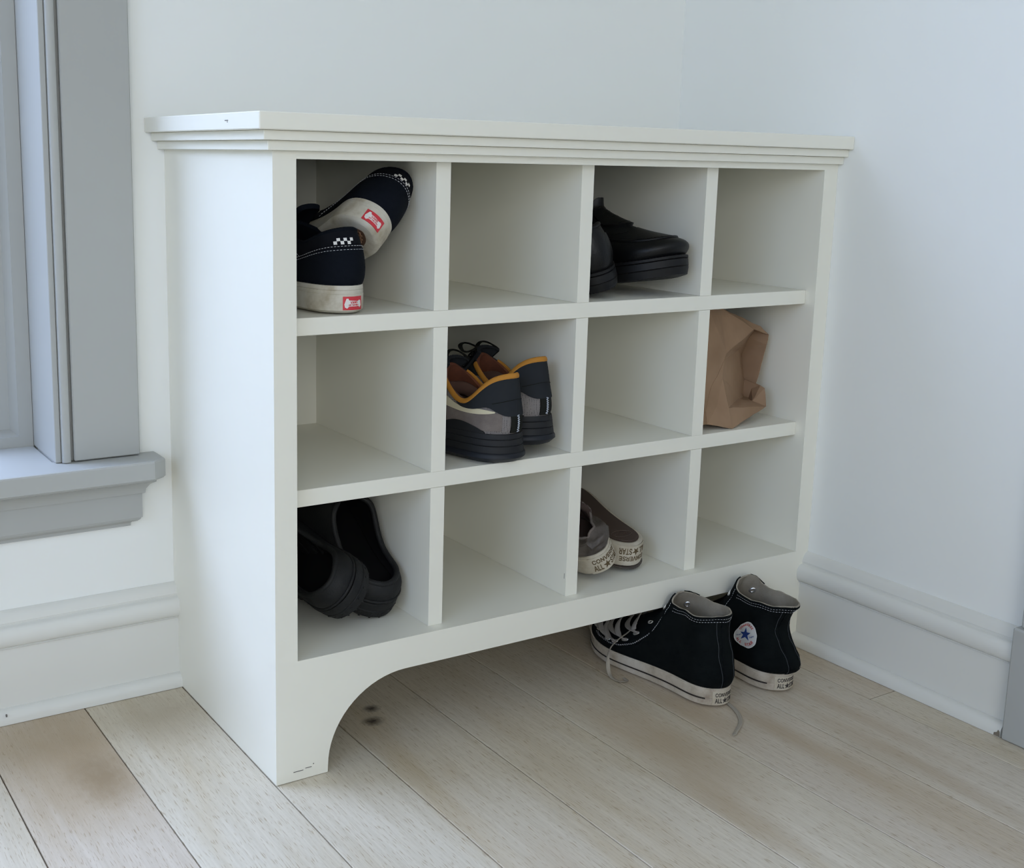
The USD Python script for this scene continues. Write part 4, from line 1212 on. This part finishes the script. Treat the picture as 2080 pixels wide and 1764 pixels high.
# ------------------------------------------------------------------ black foam clogs
def clog(mir):
    hs = 0.030
    cols = [
        [(0.004, 0, hs), (-0.001, 0, .036), (-0.001, 0, .046), (0.003, 0, .054), (0.008, 0, .060)],
        [(0.022, .031, hs), (0.017, .033, .036), (0.017, .033, .046), (0.021, .031, .054), (0.025, .028, .060)],
        [(0.080, .038, hs), (0.080, .041, .038), (0.080, .041, .048), (0.078, .039, .055), (0.076, .036, .060)],
        [(0.140, .043, hs), (0.140, .047, .040), (0.138, .046, .057), (0.130, .042, .076), (0.120, .036, .090)],
        [(0.200, .051, hs), (0.200, .053, .042), (0.187, .045, .066), (0.162, .033, .092), (0.136, .024, .106)],
        [(0.252, .043, hs), (0.252, .044, .042), (0.222, .029, .068), (0.178, .014, .096), (0.152, .009, .107)],
        [(0.283, 0, hs), (0.283, 0, .042), (0.235, 0, .070), (0.182, 0, .099), (0.154, 0, .108)],
    ]
    sh = Shoe(cols, 0.288, bend=0.016, spring=0.012, spring_from=0.66, mir=mir)
    sh.out('sole', sh.sole_band([(0.0, -.006), (0.05, .000), (0.16, .0040), (0.52, .0055), (0.56, .0042), (0.60, .0055), (0.92, .0060), (1.0, .0045), (1.02, .000)], close_bottom=True, top_in=True), 'black_foam', smooth=40)
    tr = []
    for x in np.linspace(0.0, 1.0, 46, endpoint=False):
        p = sh.sole_pt(np.array([x, x]), np.array([0.03, 0.42]), np.array([0.001, 0.0052]))
        tr.append(tube([p[0], p[1]], 0.0017, 0.0009, up=(0, 0, 1.0), sides=6))
    sh.out('tread_ribs', cat(*tr), 'black_foam', kind='stuff')
    sh.skin('upper', 'black_foam')
    sh.inside('lining', 'shoe_inside_dark', 'shoe_inside_dark', th=0.0055)
    s = np.linspace(0, 1, 140, endpoint=False)
    sh.out('rim', tube(sh.P(s, np.ones(140), -0.0026), 0.0042, sides=10, closed=True), 'black_foam', smooth=60)
    sh.out('rim_groove', tube(sh.P(s, np.full(140, 0.22), 0.0004), 0.0022, sides=8, closed=True), 'black_foam', smooth=60)
    return sh
    # 
    K = sh.key
    st = np.linspace(-K[3], K[3], 60)
    base = sh.P(st, np.full(60, 0.90), 0.0065)
    base[:, 2] -= 0.020 * np.cos(st / K[3] * math.pi / 2) ** 0.7 - 0.006
    out = np.array([sh.P(x, .9, .01) - sh.P(x, .9, 0) for x in st])
    sh.out('heel_strap', tube(base, 0.0105, 0.0028, up=out, sides=12), 'black_foam', smooth=60)
    for sg in (1, -1):
        sh.out('rivet', sh.stick(disc(0.0075, 0.0024, 20), sg * K[3], 0.86, off=0.006), 'black_foam')
    return sh


c2 = clog(False)
c2.finish('foam_clog', 'black foam clog standing behind with its heel on the cubby floor', 'clog', 'pair of black clogs', a=(-0.06, 0.89, 0.44), u=(0.03, -0.4, 0.9), at=(0.192, 0.078), rest=ZB)
c1 = clog(True)
c1.finish('foam_clog', 'black foam clog tipped over, its dark opening facing left', 'clog', 'pair of black clogs', a=(0.0, 0.995, -0.015), u=(-0.80, 0.02, 0.60), at=(0.141, 0.046), ref=(0, 0, 0.015), rest=ZB)

# ------------------------------------------------------------------ worn brown leather low-tops
def low_top(mir, flat=1.0):
    hs = 0.0375
    cols = [
        [(0.004, 0, hs), (-0.001, 0, .040), (0.002, 0, .049), (0.009, 0, .055), (0.016, 0, .058)],
        [(0.020, .026, hs), (0.016, .027, .041), (0.020, .026, .051), (0.026, .024, .058), (0.032, .021, .061)],
        [(0.070, .034, hs), (0.070, .036, .045), (0.071, .034, .058), (0.072, .031, .071), (0.073, .030, .081)],
        [(0.130, .037, .029), (0.128, .037, .050), (0.122, .033, .068), (0.113, .030, .088), (0.102, .027, .103)],
        [(0.195, .046, .028), (0.190, .044, .046), (0.166, .030, .064), (0.144, .018, .085), (0.128, .014, .101)],
        [(0.254, .039, .028), (0.247, .036, .044), (0.206, .018, .060), (0.160, .008, .086), (0.133, .007, .104)],
        [(0.285, 0, .028), (0.277, 0, .044), (0.220, 0, .062), (0.164, 0, .088), (0.136, 0, .105)],
    ]
    cols = [[(x, y, z + (.0075 if k else (.0075 if z < hs - .001 else 0))) for k, (x, y, z) in enumerate(c)] for c in cols]
    rng = np.random.default_rng(5)
    c = [np.array(x, float) for x in cols]
    for q in c:          # flat < 1: the upper is squashed down on the sole
        q[1:, 2] = q[0, 2] + (q[1:, 2] - q[0, 2]) * flat
    for j in (1, 2, 3):      # creases of the collapsed heel
        c[j][1:5] += rng.uniform(-.0048, .0048, (4, 3)) * [[.5], [1], [1], [.8]]
    sh = Shoe(c, 0.288, bend=0.016, spring=0.010, spring_from=0.66, mir=mir, crumple=0.0085 * flat ** 2, freq=60.0)
    K = sh.key
    k3, k4, k5 = K[3], K[4], K[5]
    sh.out('sole', sh.sole_band([(0.0, -.004), (0.05, .0005), (0.14, .0016), (0.36, .0018), (0.40, .0010), (0.44, .0018), (0.80, .0018), (0.83, .0008), (0.86, .0014), (0.97, .0012), (1.0, -.001)], close_bottom=True, top_in=True), 'label_rubber', smooth=40)
    sh.out('foxing_stripe', sh.sole_band([(0.34, .0014), (0.35, .0024), (0.44, .0024), (0.45, .0014)], s0=0.085, s1=0.915), 'rubber_stripe', smooth=30)
    plate = extr(Polygon([(-.031, -.0150), (.031, -.0150), (.031, .0150), (-.031, .0150)]).segmentize(.003), 0.0008, (0, 0, 0), (1, 0, 0), (0, 1, 0), (0, 0, 1))
    kp = sh.out('heel_label', sh.on_sole(plate, 0.0, 0.46, 0.0016), 'label_rubber', label='cream rubber heel label with dark lettering')
    a = text2('CONVERSE', 0.0072, 0.0003, width=0.050)
    a.apply_translation([0, 0.0068, 0])
    b1 = text2('ALL', 0.0098, 0.0003, width=0.0155)
    b1.apply_translation([-0.0180, -0.0056, 0])
    b2 = text2('STAR', 0.0098, 0.0003, width=0.0210)
    b2.apply_translation([0.0155, -0.0056, 0])
    st = star(0.0072, h=0.0003)
    st.apply_translation([-0.0024, -0.0056, 0])
    sh.out('lettering', sh.on_sole(cat(a, b1, b2, st), 0.0, 0.46, 0.0025), 'bronze_print', parent=kp)
    # brown outsole inlay with embossed oval
    s = np.linspace(0, 1, 121)
    ring = sh.sole_pt(s, np.zeros(121), np.full(121, -0.0058))
    g = []
    for kk in (1.0, 0.7, 0.35, 0.0):
        cc = ring.copy()
        mid = np.interp(ring[:, 0], *sh._mid())
        cc[:, 1] = mid + (ring[:, 1] - mid) * kk
        cc[:, 2] = sh.rise(cc[:, 0]) - 0.0008
        g.append(cc)
    g = np.array(g)
    gm = trimesh.Trimesh(g.reshape(-1, 3), tri_grid(*g.shape[:2]), process=False)
    if gm.face_normals[:, 2].mean() > 0:
        gm.invert()
    ko = sh.out('outsole', gm, 'brown_outsole', label='dark brown rubber outsole')
    em = []
    th = np.linspace(0, 2 * math.pi, 40, endpoint=False)
    em.append(tube(np.c_[0.043 + 0.0105 * np.cos(th), 0.018 * np.sin(th), np.full(40, -0.0010)], 0.0005, sides=6, closed=True))
    t = np.linspace(-1.25, 1.25, 40)
    em.append(tube(np.c_[0.050 - 0.034 * np.cos(t), 0.026 * np.sin(t), np.full(40, -0.0010)], 0.00045, sides=6))
    lt = text2('CONVERSE', 0.0052, 0.0005, width=0.030)
    lt.vertices = np.c_[0.043 - lt.vertices[:, 1], -lt.vertices[:, 0] * (-1 if mir else 1), -0.0008 - lt.vertices[:, 2]]
    lt.fix_normals()
    em.append(lt)
    sh.out('embossing', cat(*em), 'brown_emboss', parent=ko)
    sh.skin('upper', 'brown_leather', ns=160, nt=40)
    sh.inside('lining', 'brown_insole', 'brown_insole', th=0.0035)
    sh.out('tongue', sh.patch(k4 + .03, 1 - k4 - .03, 0.55, 1.06, 0.0022, ns=16, nt=16), 'brown_leather', smooth=50)
    for sd in (0, 1):
        S = (lambda s: s) if sd == 0 else (lambda s: 1 - s)
        a_, b_ = sorted((S(k3 - .005), S(k5 - .01)))
        lo = [(S(k3 - .005), .93), (S(k4 - .02), .62), (S(k5 - .01), .52)]
        sh.out('eyestay', sh.patch(a_, b_, lo if sd == 0 else lo[::-1], 1.0, 0.0016, ns=18, nt=10), 'brown_leather', smooth=40)
    s = np.linspace(0, 1, 140, endpoint=False)
    sh.out('collar_binding', tube(sh.P(s, np.ones(140), -0.001), 0.0021, sides=8, closed=True), 'gray_suede', smooth=60)
    for j in range(5):
        t = 0.57 + 0.09 * j
        q = smooth_path([sh.P(k5 - .03, t, .0015), sh.P(k5 - .01, t, .005), sh.P(.5, t + .02, .007), sh.P(1 - k5 + .01, t, .005), sh.P(1 - k5 + .03, t, .0015)], 18)
        sh.out('lace', tube(q, 0.0034, 0.0011, up=sh.N(.5, .75), sides=8), 'gray_lace', smooth=50)
    return sh


l1 = low_top(True)
l1.finish('low_top_sneaker', 'worn brown leather low-top, heel label upright, leaning on its upturned mate', 'sneaker', 'pair of brown low-tops', a=(-0.04, 1, 0.04), u=(-0.50, -0.08, 0.86), at=(0.580, 0.036), rest=ZB + 0.008)
l2 = low_top(False, 0.25)
l2.finish('low_top_sneaker', 'worn brown low-top turned upside down, showing its dark outsole', 'sneaker', 'pair of brown low-tops', a=(0.085, 0.985, 0.13), u=(0.04, 0.13, -1), at=(0.640, 0.050), rest=ZB)


# ------------------------------------------------------------------ crumpled brown paper bag
def kraft():
    n = {'tc': ('texture_coordinate', {}), 'n': ('noise_texture', {'scale': 16, 'detail': 4}), 'r': ('rgb_ramp', {'ramp': [(0.3, (0.40, 0.26, 0.16)), (0.7, (0.31, 0.195, 0.115))]}),
         'n2': ('noise_texture', {'scale': 34, 'detail': 3, 'roughness': 0.6}), 'b': ('bump', {'strength': 0.35, 'distance': 0.004}),
         'p': ('principled_bsdf', {'roughness': 0.75, 'specular_ior_level': 0.25}), 't': ('translucent_bsdf', {'color': (0.30, 0.18, 0.10)}), 'm': ('mix_closure', {'fac': 0.12})}
    M['kraft_paper'] = usdkit.material(stage, '/World/Looks/kraft_paper', n, [('tc.object', 'n.vector'), ('n.fac', 'r.fac'), ('r.color', 'p.base_color'), ('tc.object', 'n2.vector'), ('n2.fac', 'b.height'), ('b.normal', 'p.normal'), ('p.BSDF', 'm.closure1'), ('t.BSDF', 'm.closure2')], surface='m.closure')


kraft()
Q = dict(
    L0=(0.7654, 0.0400, 0.3945), L1=(0.7567, 0.0360, 0.4159), L2=(0.7771, 0.0480, 0.4527), L3=(0.8149, 0.0600, 0.4920), L4=(0.8214, 0.0620, 0.5034), L5=(0.8934, 0.0750, 0.5362),
    T=(0.9123, 0.0780, 0.5397), T2=(0.9324, 0.0780, 0.5245), R1=(0.9315, 0.0800, 0.5076), R3=(0.9176, 0.0850, 0.4399), R4=(0.9156, 0.0720, 0.4397), R5=(0.9167, 0.0640, 0.4368), R6=(0.9102, 0.0520, 0.4085),
    B=(0.8098, 0.0280, 0.3853), V=(0.9225, 0.1100, 0.4148), V2=(0.8676, 0.0750, 0.4207), V3=(0.8918, 0.0660, 0.4168), I1=(0.8913, 0.1050, 0.4967), I2=(0.9341, 0.1350, 0.4784),
    S1=(0.9422, 0.0950, 0.5133), S2=(0.9345, 0.1200, 0.4352), S3=(0.9228, 0.1000, 0.4395), D1=(0.9418, 0.1200, 0.5210), F0=(0.8050, 0.0520, 0.4642), F1=(0.7750, 0.0380, 0.4122), F2=(0.7894, 0.0440, 0.4266),
    M4=(0.8231, 0.0660, 0.4922), K1=(0.8664, 0.0850, 0.5585), K2=(0.8203, 0.0780, 0.5737), K3=(0.7738, 0.0600, 0.5810), K4=(0.7480, 0.0460, 0.4958), G=(0.8052, 0.0340, 0.4181),
    # the body behind
    b1=(0.745, 0.235, 0.3862), b2=(0.742, 0.240, 0.500), b3=(0.760, 0.235, 0.572), b4=(0.880, 0.250, 0.545), b5=(0.905, 0.250, 0.470), b6=(0.900, 0.240, 0.3862), c0=(0.7440, 0.060, 0.3868), c1=(0.880, 0.070, 0.3862))
PARTS = {
    'side_panel': [('L1', 'L2', 'K4'), ('L2', 'L3', 'K4'), ('L3', 'K3', 'K4'), ('L3', 'L4', 'K3'), ('L4', 'K2', 'K3'), ('L4', 'L5', 'K2'), ('L5', 'K1', 'K2'), ('L5', 'T', 'K1')],
    'folded_lip': [('L0', 'L1', 'F1'), ('L1', 'L2', 'F2'), ('L1', 'F2', 'F1'), ('L2', 'F0', 'F2'), ('L2', 'L3', 'F0'), ('L3', 'M4', 'F0'), ('L3', 'L4', 'M4')],
    'folded_lip_001': [('L5', 'T2', 'T'), ('L5', 'D1', 'T2')],
    'front_panel': [('L0', 'F1', 'B'), ('F1', 'G', 'B'), ('F1', 'F2', 'G'), ('F2', 'F0', 'G'), ('F0', 'V2', 'G'), ('G', 'V2', 'V3'), ('G', 'V3', 'R6'), ('G', 'R6', 'B'), ('V3', 'R4', 'R5'), ('V3', 'R5', 'R6')],
    'inner_fold': [('F0', 'M4', 'I1'), ('M4', 'L4', 'I1'), ('L4', 'L5', 'I1'), ('F0', 'I1', 'V'), ('F0', 'V', 'V2'), ('I1', 'I2', 'V'), ('V2', 'V', 'V3'), ('V', 'S3', 'V3'), ('S3', 'R4', 'V3')],
    'gusset': [('L5', 'I1', 'D1'), ('I1', 'I2', 'D1'), ('I2', 'S2', 'D1'), ('D1', 'S2', 'S1'), ('I2', 'V', 'S2'), ('V', 'S3', 'S2'), ('S1', 'S2', 'S3'), ('T2', 'D1', 'S1'), ('T2', 'S1', 'R1'), ('R1', 'S1', 'S3'), ('R1', 'S3', 'R3'), ('R3', 'S3', 'R4')],
    'back_panel': [('K4', 'K3', 'b2'), ('K3', 'b3', 'b2'), ('K3', 'K2', 'b3'), ('K2', 'K1', 'b4'), ('K2', 'b4', 'b3'), ('K1', 'T', 'b4'), ('T', 'T2', 'b4'), ('T2', 'R1', 'b4'), ('R1', 'b5', 'b4'), ('R1', 'R3', 'b5'), ('R3', 'R4', 'b5'), ('R4', 'R5', 'b5'), ('R5', 'R6', 'b5'), ('R6', 'b6', 'b5'),
                   ('b1', 'b2', 'b3'), ('b1', 'b3', 'b4'), ('b1', 'b4', 'b5'), ('b1', 'b5', 'b6'), ('K4', 'b2', 'b1'), ('K4', 'b1', 'c0'), ('L1', 'K4', 'c0'), ('L0', 'L1', 'c0')],
    'bottom_panel': [('L0', 'c0', 'b1'), ('L0', 'b1', 'B'), ('B', 'b1', 'c1'), ('c1', 'b1', 'b6'), ('B', 'c1', 'R6'), ('c1', 'b6', 'R6')],
}
qk = {k: i for i, k in enumerate(Q)}
org = np.array([0.84, 0.10, 0.3852])
qv = np.array([Q[k] for k in Q]) - org
bag = xf('paper_bag', np.block([[np.eye(3), org[:, None]], [np.zeros((1, 3)), np.ones((1, 1))]]))
tag(bag, 'crumpled brown paper bag lying with its mouth open in the right-hand cubby', 'bag')
for nm, tris in PARTS.items():
    m = trimesh.Trimesh(qv, [[qk[a] for a in t] for t in tris], process=False)
    for _ in range(3):
        m = m.subdivide()
    m.merge_vertices()
    m.remove_unreferenced_vertices()
    p = m.vertices
    hard = np.min(np.linalg.norm(p[:, None] - qv[None], axis=2), axis=1)
    amp = 0.0030 * np.clip(hard / 0.012, 0, 1)[:, None]
    dis = np.stack([meshkit.fbm((p + org) * 38 + 17 * k, 3, k) for k in range(3)], 1) - 0.5
    m.vertices = p + dis * amp * 1.3 * (p[:, 2:3] > 0.004)
    m.vertices[:, 2] = np.maximum(m.vertices[:, 2], 0.0)
    # paper has two faces and an edge
    n = m.vertex_normals
    back = trimesh.Trimesh(m.vertices - n * 0.0004, m.faces[:, ::-1], process=False)
    e = m.edges_sorted
    u, inv, cnt = np.unique(e, axis=0, return_inverse=True, return_counts=True)
    rimf, k0 = [], len(m.vertices)
    for (a, b), raw in zip(m.edges[cnt[inv] == 1], range(10 ** 6)):
        rimf += [[b, a, k0 + a], [b, k0 + a, k0 + b]]
    rim = trimesh.Trimesh(np.vstack([m.vertices, back.vertices]), np.vstack([m.faces, back.faces + k0, np.array(rimf)]), process=False)
    add(nm.replace('_001', ''), rim, 'kraft_paper', bag, smooth=13)
